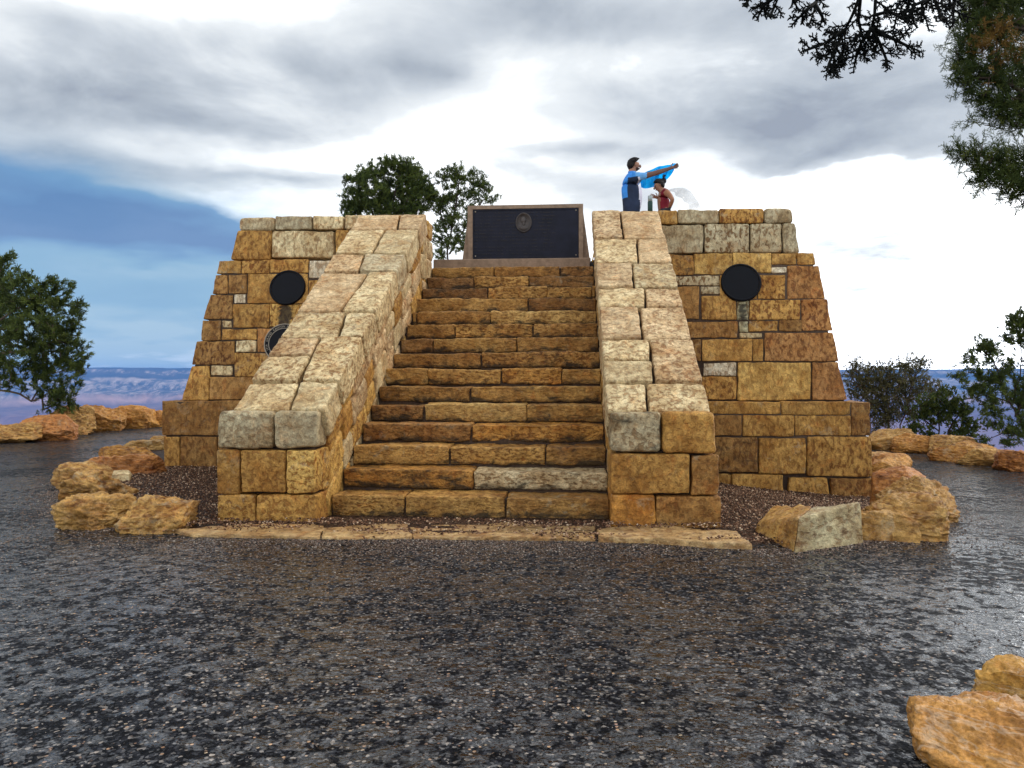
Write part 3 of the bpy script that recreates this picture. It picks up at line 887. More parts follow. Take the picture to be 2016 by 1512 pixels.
TINT.update(rk=(.43, .215, .048), rk2=(.42, .25, .078), rk3=(.36, .155, .042), rkp=(.42, .285, .135), rkg=(.36, .31, .19))
GN = 'boulders at the near right edge of the path'
GL = 'boulders edging the gravel bed left of the monument'
GR = 'boulders edging the gravel bed right of the monument'
OL = 'boulders lining the far side of the path on the left'
OR = 'boulders lining the far side of the path on the right'

boulder('ochre boulder ending the left bed ring beside the pointed slab', 243, 374, 972, 1048, 'rk2', GL, .7, 11, .5, 8, 1.0, .5, .05, .2)
boulder('rough lumpy boulder at the front left bend of the left gravel bed', 128, 258, 968, 1040, 'rk2', GL, .7, 12, .3, 5, 1.25, .8, 0, .2)
boulder('brown humped boulder behind the lumpy one at the front left bend', 137, 258, 921, 985, 'rk2', GL, .6, 13, .3, 6, 1.2, .6, -.1, .3)
boulder('slanting layered boulder at the leftmost point of the left bed ring', 120, 226, 908, 962, 'rk2', GL, .7, 14, .3, 6, 1.0, 1.2, -.25, .2)
boulder('long low red-brown boulder on the left bed ring', 178, 318, 893, 946, 'rk3', GL, .5, 15, .35, 6, .9, 1.0, 0, .2)
boulder('bright orange flat-topped boulder beside the left corner of the monument', 213, 322, 874, 915, 'rk', GL, .6, 16, .5, 7, .9, .8, 0, .1)
boulder('thin brown boulder tucked behind the orange one by the left monument corner', 256, 335, 865, 893, 'rk2', GL, .6, 17, .5, 6, .8, 1.0, 0, .1)
boulder('pointed ochre boulder rising against the left edge of the monument base', 302, 350, 856, 885, 'rk2', GL, .7, 18, .3, 6, .8, .5, 0, .1)
boulder('small flat whitish stone lying on the left bed ring', 219, 249, 926, 938, 'crm', GL, .8, 19, .6, 6, .4, .2, 0, 0, 16, 10.2, None, .1)
boulder('low ochre boulder running out of the left edge of the photo', -60, 66, 832, 873, 'rk2', OL, .6, 21, .3, 6, 1.0, .8, .1, .25)
boulder('conical red-orange boulder under the pine on the left', 50, 137, 815, 868, 'rk3', OL, .8, 22, .2, 5, .9, .3, 0, .1)
boulder('squat brown boulder right of the red-orange conical one', 112, 180, 798, 856, 'rk2', OL, .8, 23, .4, 7, 1.0, .4, 0, .2)
boulder('large ochre boulder sloping down to the right beyond the left path', 150, 236, 796, 849, 'rk', OL, .8, 24, .35, 7, .9, .8, -.2, .15)
boulder('dome-shaped ochre boulder by the left monument edge, beyond the path', 220, 306, 796, 843, 'rk', OL, .8, 25, .3, 6, .9, .5, 0, .25)
boulder('ochre boulder half hidden by the left monument corner', 285, 345, 806, 840, 'rk', OL, .8, 26, .4, 6, .8, .5, -.15, .2)
# right ring
boulder('long flat dark red slab of rock with a pale top on the right bed ring', 1728, 1812, 919, 962, 'rk3', GR, .9, 32, .8, 7, .5, .6, -.12, .2, 40, 8.7)
boulder('squarish ochre boulder at the right corner of the monument', 1712, 1784, 892, 933, 'rk', GR, .9, 33, .7, 7, .7, .5, .06, .15)
boulder('small brown boulder behind the squarish one at the right monument corner', 1712, 1752, 889, 912, 'rk2', GR, .8, 34, .5, 6, .8, .5, 0, .1)
boulder('layered ochre boulder jutting out farthest right on the bed ring', 1738, 1865, 935, 1006, 'rk2', GR, .75, 35, .45, 6, 1.0, 1.8, -.08, .15, 44, 8.2)
boulder('big rounded layered boulder in the bend of the right bed ring', 1700, 1845, 966, 1060, 'rk2', GR, .8, 36, .35, 6, 1.1, 1.8, -.05, .2, 44)
boulder('ochre boulder with a wet pale flat top behind the split rock', 1688, 1790, 1003, 1079, 'rk2', GR, .8, 37, .7, 6, .7, .8, -.08, .2, 40, 6.85)
# right far row
boulder('ochre boulder at the far right beginning of the path wall beside the monument', 1712, 1792, 842, 886, 'rk2', OR, .8, 41, .35, 6, .9, .8, .1, .15)
boulder('long brown boulder with a pale ridge along its top on the right path wall', 1768, 1850, 853, 892, 'rk', OR, .6, 42, .5, 6, .9, 1.0, -.1, .2)
boulder('low brown boulder lying behind the wide ochre one on the right path wall', 1836, 1914, 856, 896, 'rk2', OR, .6, 43, .4, 6, .8, 1.0, 0, .2)
boulder('wide ochre boulder with a smooth sloping top on the right path wall', 1840, 1950, 867, 909, 'rk', OR, .6, 44, .3, 5, .8, .9, -.12, .12)
boulder('ridged brown boulder near the right edge of the photo, on the path wall', 1896, 1992, 881, 917, 'rk2', OR, .6, 45, .4, 6, 1.0, .7, -.05, .2)
boulder('orange-brown boulder cut by the right edge of the photo, on the path wall', 1976, 2080, 886, 930, 'rk3', OR, .6, 46, .4, 6, .9, .7, -.1, .15)
# near right
boulder('near yellow-ochre boulder with a rough upright face at the lower right edge', 1953, 2190, 1306, 1530, (.44, .25, .06), GN, .8, 51, .45, 6, .8, .4, 0, .08, 60, 3.05, None, .04)
boulder('nearest smooth orange-ochre boulder with pale wet streaks in the lower right corner', 1835, 2230, 1396, 1690, (.46, .235, .062), GN, .7, 53, .25, 4, .75, .5, -.1, .06, 64, 2.62, None, .04)

# the split block: broken pale face to the front right, brown hide to the left
def split_block():
    P = [gpt(1500, 1062), gpt(1564, 1091), gpt(1706, 1072), gpt(1690, 1035)]
    f0 = gpt(1482, 1052)
    def up(px, py, base): D = base[1]; return np.array([(px - CX) / F * D, D, CH + (HZ - py) / F * D])
    B = gpt(1564, 1089); C = gpt(1703, 1070)
    A = gpt(1478, 1050)
    bk = np.array([0.10, .55, 0])
    tA = up(1490, 1030, A); tB = up(1572, 1018, B + np.array([0, .08, 0])); tC = up(1692, 990, C + np.array([0, .1, 0]))
    # hexahedron: x along A->B->C ; two blocks sharing the arris
    bot = [A, B, C, A + np.array([.25, .42, 0]), B + bk, C + bk]
    top = [tA + np.array([0.02, 0.05, -.0]), tB, tC, tA + np.array([.3, .40, .13]), up(1600, 999, B + bk), up(1690, 989, C + bk)]
    for p in bot: p[2] = min(p[2], 0) - .08
    mats = [M['rock']]
    loc = (A + C) / 2
    o = empty('split_boulder', (float(loc[0]), float(loc[1]), 0.0))
    tag(o, 'broken boulder with a flat grey-green split face ending the right bed ring', 'boulder', GR)
    for nm, (i, j), tint, st_, sd in (('rock_body', (0, 1), TINT['rk2'], .2, 3), ('split_face', (1, 2), (.40, .35, .215), .12, 9)):
        c8 = [bot[i], bot[j], bot[i + 3], bot[j + 3], top[i], top[j], top[i + 3], top[j + 3]]
        Pv, Fc = block(c8, .045 if nm == 'rock_body' else .02, .03, 1.5 if nm == 'rock_body' else .8, sd)
        T = np.tile(np.append(np.array(tint), st_), (len(Pv), 1))
        mesh_obj(nm, Pv - np.array([loc[0], loc[1], 0]), Fc, mats, o, None, True, None, dict(tint=('FLOAT_COLOR', T), off=('FLOAT_VECTOR', np.tile([sd * 1.7, 2.0, 5.0], (len(Pv), 1)))))
split_block()

# flat threshold slabs in front of the steps
def slab(label, pts, tint, th=.055, seed=0):
    P = [gpt(x, y)[:2] for x, y in pts]
    out = []
    for i in range(len(P)):
        a, b = np.array(P[i]), np.array(P[(i + 1) % len(P)])
        n = max(2, int(np.linalg.norm(b - a) / .035))
        for k in range(n): out.append(a + (b - a) * k / n)
    out = np.array(out); c = out.mean(0)
    q = np.concatenate([out, np.full((len(out), 1), seed * 3.3)], 1)
    out = out + np.stack([fbm(q * 6, 3, 1), fbm(q * 6, 3, 2)], 1) * .018
    rings = [(1.0, -.06), (1.0, th * .5), (.992, th * .85), (.975, th)]
    V = []; n = len(out)
    def inset(k): return c + (out - c) * np.array([1 - (1 - k) * .55, k])
    lv = [inset(k) for k, _ in rings]
    for (k, z), p in zip(rings, lv): V.append(np.concatenate([p, np.full((n, 1), z)], 1))
    for k in np.linspace(.9, .1, 9):
        p = c + (out - c) * k
        V.append(np.concatenate([p, np.full((n, 1), th)], 1))
    V.append(np.array([[c[0], c[1], th]]))
    V = np.concatenate(V)
    V[:, 2] += np.where(V[:, 2] > .02, .012 * fbm(V * np.array([3, 9, 1]) + seed, 3, 4), 0)
    R = len(rings) + 9; Fc = []
    for i in range(R - 1):
        for k in range(n): Fc.append((i * n + k, i * n + (k + 1) % n, (i + 1) * n + (k + 1) % n, (i + 1) * n + k))
    for k in range(n): Fc.append(((R - 1) * n + k, (R - 1) * n + (k + 1) % n, R * n))
    T = np.tile(np.append(np.array(TINT[tint]), .12), (len(V), 1))
    o = mesh_obj('stone_slab', V, Fc, M['rock'], None, (c[0], c[1], 0), True, None, dict(tint=('FLOAT_COLOR', T), off=('FLOAT_VECTOR', np.tile([seed * 2.7, 1, 3], (len(V), 1)))))
    tag(o, label, 'paving slab', 'flat slabs laid before the first step')
slab('thin pointed flat slab below the left stair wall', [(338, 1050), (470, 1038), (640, 1041), (632, 1062), (470, 1059), (380, 1058)], 'rkp', .03, 1)
slab('flat slab partly buried in gravel, second from the left below the steps', [(636, 1046), (760, 1034), (800, 1038), (812, 1061), (700, 1063), (634, 1062)], 'rkp', .026, 2)
slab('long flat slab strewn with gravel below the middle and right of the steps', [(806, 1040), (1000, 1036), (1172, 1040), (1170, 1066), (980, 1064), (814, 1062)], 'rkp', .026, 3)
slab('broad thick-edged slab ending in a point below the right stair wall', [(1176, 1050), (1290, 1044), (1400, 1054), (1452, 1058), (1480, 1083), (1400, 1080), (1290, 1070), (1178, 1068)], 'rkp', .05, 4)

# ================================================================== GROUND
def sheet(xs, ys, dz=0.0, mask=None):
    X, Y = np.meshgrid(xs, ys); Z = gz(X, Y) + dz
    V = np.stack([X.ravel(), Y.ravel(), Z.ravel()], 1)
    nx, ny = len(xs), len(ys)
    i = (np.arange(ny - 1)[:, None] * nx + np.arange(nx - 1)[None]).ravel()
    Fc = np.stack([i, i + 1, i + nx + 1, i + nx], 1)
    if mask is not None:
        c = V[Fc].mean(1); Fc = Fc[mask(c[:, 0], c[:, 1])]
    return V, Fc
def axis(a, b, fine0, fine1, h0, h1):
    out = [a]
    while out[-1] < b:
        x = out[-1]
        out.append(x + (h0 if fine0 <= x <= fine1 else h1))
    return np.array(out)

def dirt_mat():
    m, N, b, out = new_mat('dirt')
    tc = N.n('ShaderNodeTexCoord').outputs['Object']
    a = N.noise(tc, 1.5, 6); f = N.noise(tc, 30, 4)
    c = N.ramp(a, [(.3, (.16, .10, .06)), (.5, (.22, .14, .08)), (.7, (.12, .10, .055))])
    c = N.mix(1.0, c, N.mr(f, .3, .7, .7, 1.2), 'MULTIPLY')
    N.l(c, b.inputs['Base Color']); b.inputs['Roughness'].default_value = .9
    N.l(N.bump(f, .6, .03), b.inputs['Normal']); return m
xs = axis(-62, 62, -16, 14, .5, 2.0); ys = axis(-40, 64, -2, 30, .5, 2.0)
V, Fc = sheet(xs, ys, -.02)
o = mesh_obj('ground', V, Fc, dirt_mat()); tag(o, kind='structure')

def asphalt_mat():
    m, N, b, out = new_mat('wet_asphalt')
    tc = N.n('ShaderNodeTexCoord').outputs['Object']
    agg = N.vor(tc, 70); agg2 = N.vor(tc, 48)
    rc = N.n('ShaderNodeSeparateColor'); N.l(agg.outputs['Color'], rc.inputs[0])
    rc2 = N.n('ShaderNodeSeparateColor'); N.l(agg2.outputs['Color'], rc2.inputs[0])
    base = N.ramp(rc.outputs[0], [(0, (.003, .0032, .0045)), (.5, (.007, .0075, .010)), (.8, (.026, .027, .032)), (.93, (.085, .083, .085)), (1, (.22, .19, .165))])
    # larger embedded tan and pink pebbles
    peb = N.math('MULTIPLY', N.math('GREATER_THAN', rc2.outputs[0], .955), N.mr(agg2.outputs['Distance'], .30, .40, 1, 0))
    pc = N.ramp(rc2.outputs[1], [(0, (.26, .15, .09)), (.4, (.34, .22, .13)), (.7, (.22, .13, .10)), (1, (.36, .29, .20))])
    c = N.mix(peb, base, pc)
    big = N.noise(tc, 1.1, 5, .6)
    c = N.mix(1.0, c, N.mr(big, .3, .7, .75, 1.3), 'MULTIPLY')
    c = N.mix(1.0, c, N.mr(N.noise(tc, 22, 3, .6), .35, .65, .35, 1.7), 'MULTIPLY')
    N.l(c, b.inputs['Base Color'])
    wet = N.noise(tc, 10.0, 4, .65, .4)
    dry = N.noise(tc, 0.8, 4, .6)
    N.l(N.mr(N.math('ADD', wet, N.math('MULTIPLY', N.math('SUBTRACT', dry, .5), .6)), .47, .54, .08, .5), b.inputs['Roughness'])
    b.inputs['IOR'].default_value = 1.40
    N.l(N.mr(N.math('ADD', wet, N.math('MULTIPLY', N.math('SUBTRACT', dry, .5), .6)), .46, .54, .62, .04), b.inputs['Specular IOR Level'])
    h = N.math('MULTIPLY', N.mr(agg.outputs['Distance'], 0, .5, 1, 0), .02)
    h = N.math('ADD', h, N.math('MULTIPLY', N.mr(agg2.outputs['Distance'], 0, .5, 1, 0), .045))
    h = N.math('ADD', h, N.math('MULTIPLY', N.noise(tc, 17, 3, .6, .3), .52))
    h = N.math('ADD', h, N.math('MULTIPLY', N.noise(tc, 6.5, 2, .5), .75))
    N.l(N.bump(h, 1.0, .022), b.inputs['Normal'])
    return m
xs = axis(-13.4, 11.2, -14, 12, .3, .3); ys = axis(-38, 26.2, -4, 27, .3, 1.0)
V, Fc = sheet(xs, ys, 0.0)
o = mesh_obj('path', V, Fc, asphalt_mat()); tag(o, kind='structure')

# gravel bed
bed_px = [(345, 1056), (480, 1062), (820, 1066), (1180, 1070), (1470, 1084), (1560, 1080), (1700, 1066), (1790, 1050), (1835, 1000), (1820, 965), (1790, 935)]
bl_px = [(150, 1018), (135, 965), (190, 925), (255, 898)]
BED = [gpt(*p)[:2] for p in bed_px] + [np.array([7.2, 13.0]), np.array([7.0, 22.0]), np.array([-7.5, 23.0]), np.array([-8.3, 15.5])] + [gpt(*p)[:2] for p in bl_px[::-1]] + [gpt(250, 1040)[:2]]
BED = np.array(BED)
def inside(x, y, poly=BED):
    r = np.zeros(len(x), bool); n = len(poly)
    for i in range(n):
        a, b = poly[i], poly[(i + 1) % n]
        cnd = ((a[1] > y) != (b[1] > y)) & (x < (b[0] - a[0]) * (y - a[1]) / (b[1] - a[1] + 1e-12) + a[0])
        r ^= cnd
    return r
def edge_d(x, y, poly=BED):
    m = np.full(len(x), 9.0); n = len(poly)
    for i in range(n):
        a, b = poly[i], poly[(i + 1) % n]; e = b - a
        t = np.clip(((x - a[0]) * e[0] + (y - a[1]) * e[1]) / (e @ e), 0, 1)
        m = np.minimum(m, np.hypot(x - a[0] - t * e[0], y - a[1] - t * e[1]))
    return m
def bedz(x, y):
    return gz(x, y) - .03 + .045 * sstep(.05, .30, edge_d(x, y)) + .07 * sstep(-2.6, -5.5, x) * sstep(7.6, 10.5, y) + .014 * vnoise(np.stack([x * 1.6, y * 1.6, x * 0], 1), 3) * sstep(.1, .4, edge_d(x, y))
xs = np.arange(-8.6, 7.6, .07); ys = np.arange(6.2, 23.2, .07)
X, Y = np.meshgrid(xs, ys)
V = np.stack([X.ravel(), Y.ravel(), bedz(X.ravel(), Y.ravel())], 1); nx = len(xs)
i = (np.arange(len(ys) - 1)[:, None] * nx + np.arange(nx - 1)[None]).ravel()
Fc = np.stack([i, i + 1, i + nx + 1, i + nx], 1); c = V[Fc].mean(1)
Fc = Fc[inside(c[:, 0], c[:, 1]) & ((c[:, 1] < 13.2) | (np.abs(c[:, 0]) > 4.5))]
used = np.unique(Fc); rm = -np.ones(len(V), int); rm[used] = np.arange(len(used))
def gravel_base():
    m, N, b, out = new_mat('gravel_bed')
    tc = N.n('ShaderNodeTexCoord').outputs['Object']
    v = N.vor(tc, 55); s = N.n('ShaderNodeSeparateColor'); N.l(v.outputs['Color'], s.inputs[0])
    c = N.ramp(s.outputs[0], [(0, (.030, .014, .009)), (.5, (.075, .036, .022)), (.8, (.14, .075, .045)), (1, (.30, .20, .13))])
    c = N.mix(1.0, c, N.mr(v.outputs['Distance'], .1, .6, 1.1, .4), 'MULTIPLY')
    N.l(c, b.inputs['Base Color']); b.inputs['Roughness'].default_value = .6; b.inputs['Specular IOR Level'].default_value = .12
    N.l(N.bump(N.mr(v.outputs['Distance'], 0, .6, 1, 0), 1.0, .02), b.inputs['Normal']); return m
o = mesh_obj('gravel_bed', V[used], rm[Fc], gravel_base()); tag(o, kind='structure')

def chips_mat(name, stops, rough=.5):
    m, N, b, out = new_mat(name)
    a = N.n('ShaderNodeAttribute', attribute_name='rnd').outputs['Fac']
    c = N.ramp(a, stops)
    tc = N.n('ShaderNodeTexCoord').outputs['Object']
    c = N.mix(1.0, c, N.mr(N.noise(tc, 120, 2), .3, .7, .75, 1.25), 'MULTIPLY')
    N.l(c, b.inputs['Base Color']); b.inputs['Roughness'].default_value = rough; b.inputs['Specular IOR Level'].default_value = .15; return m
ICO_V = np.array([(1, 0, .1), (.3, .95, 0), (-.8, .6, .05), (-.8, -.6, 0), (.3, -.95, .1), (.1, .03, 1), (-.1, 0, -1)])
ICO_F = np.array([(0, 1, 5), (1, 2, 5), (2, 3, 5), (3, 4, 5), (4, 0, 5), (1, 0, 6), (2, 1, 6), (3, 2, 6), (4, 3, 6), (0, 4, 6)])
def scatter(name, x, y, z, size, flat, mat, smooth=False):
    n = len(x)
    A = RNG.uniform(0, 6.283, n); ca, sa = np.cos(A), np.sin(A)
    B = np.tile(ICO_V, (n, 1, 1)) * RNG.uniform(.7, 1.25, (n, 7, 1))
    B *= np.stack([size, size * RNG.uniform(.5, .95, n), size * flat * RNG.uniform(.7, 1.2, n)], 1)[:, None]
    tx = RNG.normal(0, .35, n)[:, None]
    bx, by, bz = B[..., 0], B[..., 1], B[..., 2] + B[..., 0] * tx
    P = np.stack([bx * ca[:, None] - by * sa[:, None] + x[:, None], bx * sa[:, None] + by * ca[:, None] + y[:, None], bz + z[:, None]], -1).reshape(-1, 3)
    Fc = (ICO_F[None] + (np.arange(n) * 7)[:, None, None]).reshape(-1, 3)
    rn = np.repeat(RNG.uniform(0, 1, n), 7)
    return mesh_obj(name, P, Fc, mat, None, None, smooth, None, dict(rnd=('FLOAT', rn)))
GM = chips_mat('gravel_chips', [(0, (.035, .015, .009)), (.4, (.11, .052, .030)), (.70, (.21, .11, .064)), (.88, (.40, .25, .155)), (1, (.62, .48, .34))])
N0 = 90000
gx = RNG.uniform(-6.5, 6.4, N0); gy = RNG.uniform(6.6, 12.6, N0)
loc_v = (gx - O[0]) * st + (gy - O[1]) * ct
loc_u = (gx - O[0]) * ct - (gy - O[1]) * st
k = inside(gx, gy) & ~((np.abs(loc_u) < 2.45) & (loc_v > -.42)) & ~(loc_v > 3.75) & (RNG.uniform(0, 1, N0) < np.where(np.abs(loc_u) > 2.3, .95, .9))
gx, gy = gx[k], gy[k]
# heaped over the slabs in drifts
on_slab = (gy < 7.5) & (np.abs(gx) < 3.3)
dr = fbm(np.stack([gx * 1.7, gy * 6, gx * 0], 1), 3, 31)
drift = np.where(on_slab, sstep(-.15, .35, dr + (gy - 7.08) * 1.3) * .055, 0)
gzv = bedz(gx, gy) + RNG.uniform(0, .012, len(gx)) + drift
o = scatter('gravel', gx, gy, gzv, RNG.uniform(.006, .018, len(gx)), .6, GM); tag(o, kind='stuff')
# loose grit on the asphalt: denser and redder below the slabs
PM = chips_mat('path_pebbles', [(0, (.04, .03, .028)), (.4, (.13, .085, .065)), (.65, (.24, .165, .12)), (.85, (.19, .14, .12)), (1, (.42, .37, .31))], .4)
n1 = 9000
px_ = np.clip(RNG.normal(-.2, 1.9, n1), -4.5, 4.6); py_ = 7.0 - np.abs(RNG.normal(0, .42, n1))
n2 = 9000
qx = RNG.uniform(-7, 5.5, n2); qy = 1.8 + 6.0 * RNG.uniform(0, 1, n2) ** .8
kk = (np.abs(qx) < qy * .75 + .3) & ~inside(qx, qy)
px_ = np.concatenate([px_, qx[kk]]); py_ = np.concatenate([py_, qy[kk]])
sz = np.concatenate([RNG.uniform(.005, .012, n1), .0035 + .0085 * RNG.uniform(0, 1, kk.sum()) ** 2.4])
# grit washed against the feet of the edging stones
ex, ey = [], []
for i in list(range(4, 10)) + list(range(len(BED) - 6, len(BED) - 1)):
    a, b = BED[i], BED[(i + 1) % len(BED)]; L_ = np.linalg.norm(b - a); m_ = int(900 * min(L_, 3))
    t_ = RNG.uniform(0, 1, m_); n_ = np.array([b[1] - a[1], a[0] - b[0]]) / L_
    o_ = RNG.exponential(.16, m_) - .02
    ex.append(a[0] + (b[0] - a[0]) * t_ + n_[0] * o_); ey.append(a[1] + (b[1] - a[1]) * t_ + n_[1] * o_)
ex, ey = np.concatenate(ex), np.concatenate(ey)
px_ = np.concatenate([px_, ex]); py_ = np.concatenate([py_, ey]); sz = np.concatenate([sz, RNG.uniform(.005, .014, len(ex))])
kk = (px_ < 1.1) | (py_ > 3.9)
px_, py_, sz = px_[kk], py_[kk], sz[kk]
o = scatter('pebbles', px_, py_, gz(px_, py_) + sz * .12, sz, .45, PM, True); tag(o, kind='stuff')

# ================================================================== TREES
def leaf_mat(name, lo, mid, hi, rough=.6):
    m, N, b, out = new_mat(name)
    a = N.n('ShaderNodeAttribute', attribute_name='rnd').outputs['Fac']
    c = N.ramp(a, [(0, lo), (.55, mid), (1, hi)])
    N.l(c, b.inputs['Base Color']); b.inputs['Roughness'].default_value = rough; b.inputs['Specular IOR Level'].default_value = .2
    t = N.n('ShaderNodeBsdfTranslucent'); N.l(c, t.inputs[0])
    mx = N.n('ShaderNodeMixShader'); mx.inputs[0].default_value = .22
    N.l(b.outputs[0], mx.inputs[1]); N.l(t.outputs[0], mx.inputs[2]); N.l(mx.outputs[0], out.inputs[0])
    return m
M['needle'] = leaf_mat('pinyon_needles', (.030, .045, .012), (.075, .105, .022), (.15, .18, .038))
M['juniper'] = leaf_mat('juniper_sprays', (.032, .050, .012), (.070, .100, .022), (.15, .17, .035))
M['juniper_dead'] = leaf_mat('browned_sprays', (.16, .085, .02), (.26, .14, .03), (.36, .21, .05))
M['brush'] = leaf_mat('brush_leaves', (.06, .06, .028), (.11, .10, .045), (.19, .17, .07))
M['bark'] = simple('grey_brown_bark', (.095, .070, .052), .9, 0, .35, 18, .5)
M['bark_dark'] = simple('dark_bark', (.05, .036, .03), .9, 0, .35, 18, .4)
M['twig'] = simple('reddish_twigs', (.16, .095, .065), .85, 0, .3, 25, .3)

def skeleton(trunks, targets, seed, step=.22, droop=.0):
    """connect every target to the nearest branch node; returns nodes, parents"""
    rs = np.random.default_rng(seed)
    nodes = []; par = []
    for tr in trunks:
        prev = -1
        tr = [np.asarray(p, float) for p in tr]
        for a, b in zip(tr[:-1], tr[1:]):
            n = max(1, int(np.linalg.norm(b - a) / step))
            for k in range(n):
                nodes.append(a + (b - a) * k / n + (rs.normal(0, .02, 3) if prev >= 0 else 0)); par.append(prev); prev = len(nodes) - 1
        nodes.append(tr[-1]); par.append(prev)
    ntr = len(nodes)
    arr = np.array(nodes)
    root = arr
    order = np.argsort([np.min(np.linalg.norm(root - t, axis=1)) for t in targets])
    ends = []
    for i in order:
        t = targets[i]
        A = np.array(nodes)
        dv = t - A
        dd = np.linalg.norm(dv, axis=1) + 0.6 * np.maximum(0, A[:, 2] - t[2] + .1)
        j = int(np.argmin(dd)); a = A[j]; L_ = np.linalg.norm(t - a)
        n = max(1, int(L_ / step)); prev = j
        sag = rs.normal(0, .12, 3) * L_
        for k in range(1, n + 1):
            f = k / n
            p = a + (t - a) * f + sag * math.sin(math.pi * f) * .6 + (rs.normal(0, .015, 3) if k < n else 0)
            nodes.append(p); par.append(prev); prev = len(nodes) - 1
        ends.append(prev)
    return np.array(nodes), np.array(par), ends, ntr

def branch_mesh(nodes, par, r_end, r_max, expo=.42, n=5):
    cnt = np.zeros(len(nodes)); 
    has = np.zeros(len(nodes), bool); has[par[par >= 0]] = True
    cnt[~has] = 1
    for i in range(len(nodes) - 1, -1, -1):
        if par[i] >= 0: cnt[par[i]] += cnt[i]
    rad = np.minimum(r_end * cnt ** expo, r_max)
    V = []; Fc = []; b = 0
    for i in range(len(nodes)):
        j = par[i]
        if j < 0: continue
        p, q = nodes[j], nodes[i]
        t = q - p; l = np.linalg.norm(t)
        if l < 1e-6: continue
        t /= l
        u = np.cross(t, [.3, .2, .93]); u /= np.linalg.norm(u) + 1e-9; w = np.cross(t, u)
        r0 = rad[j] if rad[j] < rad[i] * 1.8 else rad[i] * 1.15
        k = 3 if rad[i] < .012 else (n if rad[i] < .05 else 8)
        an = np.arange(k) * 2 * math.pi / k
        ring = np.cos(an)[:, None] * u + np.sin(an)[:, None] * w
        V.append(p - t * r0 * .3 + ring * r0); V.append(q + t * rad[i] * .3 + ring * rad[i])
        for m in range(k): Fc.append((b + m, b + (m + 1) % k, b + k + (m + 1) % k, b + k + m))
        b += 2 * k
    return np.concatenate(V), Fc

def tufts(P, Dv, seed, nb=14, L_=.10, w=.014, spread=.9, up=.25):
    """needle tufts: thin blades fanning round direction Dv at each P"""
    rs = np.random.default_rng(seed); n = len(P)
    d = Dv / (np.linalg.norm(Dv, axis=1)[:, None] + 1e-9)
    d = d + np.array([0, 0, up]); d /= np.linalg.norm(d, axis=1)[:, None]
    B = d[:, None] + rs.normal(0, spread * .6, (n, nb, 3)); B /= np.linalg.norm(B, axis=2)[..., None]
    ln = L_ * rs.uniform(.6, 1.2, (n, nb, 1))
    s = np.cross(B, rs.normal(0, 1, (n, nb, 3))); s /= np.linalg.norm(s, axis=2)[..., None] + 1e-9
    base = P[:, None] - d[:, None] * rs.uniform(0, L_ * .9, (n, nb, 1))
    ww = w * rs.uniform(.7, 1.3, (n, nb, 1))
    v0 = base - s * ww * .35; v1 = base + s * ww * .35; v2 = base + B * ln * .7 + s * ww * .5; v3 = base + B * ln; v4 = base + B * ln * .7 - s * ww * .5
    V = np.stack([v0, v1, v2, v3, v4], 2).reshape(-1, 3)
    m = n * nb
    Fq = (np.array([(0, 1, 2), (0, 2, 4), (4, 2, 3)])[None] + (np.arange(m) * 5)[:, None, None]).reshape(-1, 3)
    rn = np.repeat(np.clip(np.repeat(rs.uniform(0, .8, n), nb) + rs.normal(0, .15, m), 0, 1), 5)
    return V, Fq, rn

def tree(name, label, cat, base, trunks, lobes, seed, nt=500, per=3, r_end=.008, r_max=.16, leaf='needle', bark='bark', nb=14, L_=.10, w=.016, hollow=.35, group=None, up=.25, spread=.9, jit=.16, expo=.42):
    rs = np.random.default_rng(seed)
    o = empty(name, base); tag(o, label, cat, group)
    base = np.asarray(base, float)
    tg = []
    vol = np.array([l[1] ** 2 for l in lobes]); vol /= vol.sum()
    for (c, r), f in zip(lobes, vol):
        m = max(4, int(nt * f))
        d = rs.normal(size=(m, 3)); d /= np.linalg.norm(d, axis=1)[:, None]
        rr = r * (hollow + (1 - hollow) * rs.uniform(0, 1, m) ** .5)
        q = d * rr[:, None]; q[:, 1] *= .85
        tg.append(np.asarray(c) + q)
    tg = np.concatenate(tg)
    nodes, par, ends, ntr = skeleton(trunks, tg, seed)
    V, Fc = branch_mesh(nodes, par, r_end, r_max, expo)
    trk = mesh_obj('trunk', V - base, Fc, M[bark], o)
    E = nodes[ends]; Dv = E - nodes[par[ends]]
    P = np.repeat(E, per, 0) + rs.normal(0, jit, (len(E) * per, 3)) * np.array([1, 1, .8])
    P[::per] = E
    V, Fq, rn = tufts(P, np.repeat(Dv, per, 0) + rs.normal(0, .05, (len(P), 3)), seed + 1, nb, L_, w, spread, up)
    mesh_obj('crown', V - base, Fq, M[leaf], o, None, False, None, dict(rnd=('FLOAT', rn)))
    return o

def lb(D, lst, k=1.0):
    """(px, py, r px[, dD]) -> lobes"""
    out = []
    for q in lst:
        d = D + (q[3] if len(q) > 3 else 0)
        out.append((at(q[0], q[1], d), q[2] / F * d * k))
    return out
def tk(D, pts): return [at(x, y, D + (0 if len(p) < 3 else p[2])) for p in pts for x, y in [p[:2]]]
def gb(px, D): X = (px - CX) / F * D; return np.array([X, D, float(gz(X, D)) - .05])

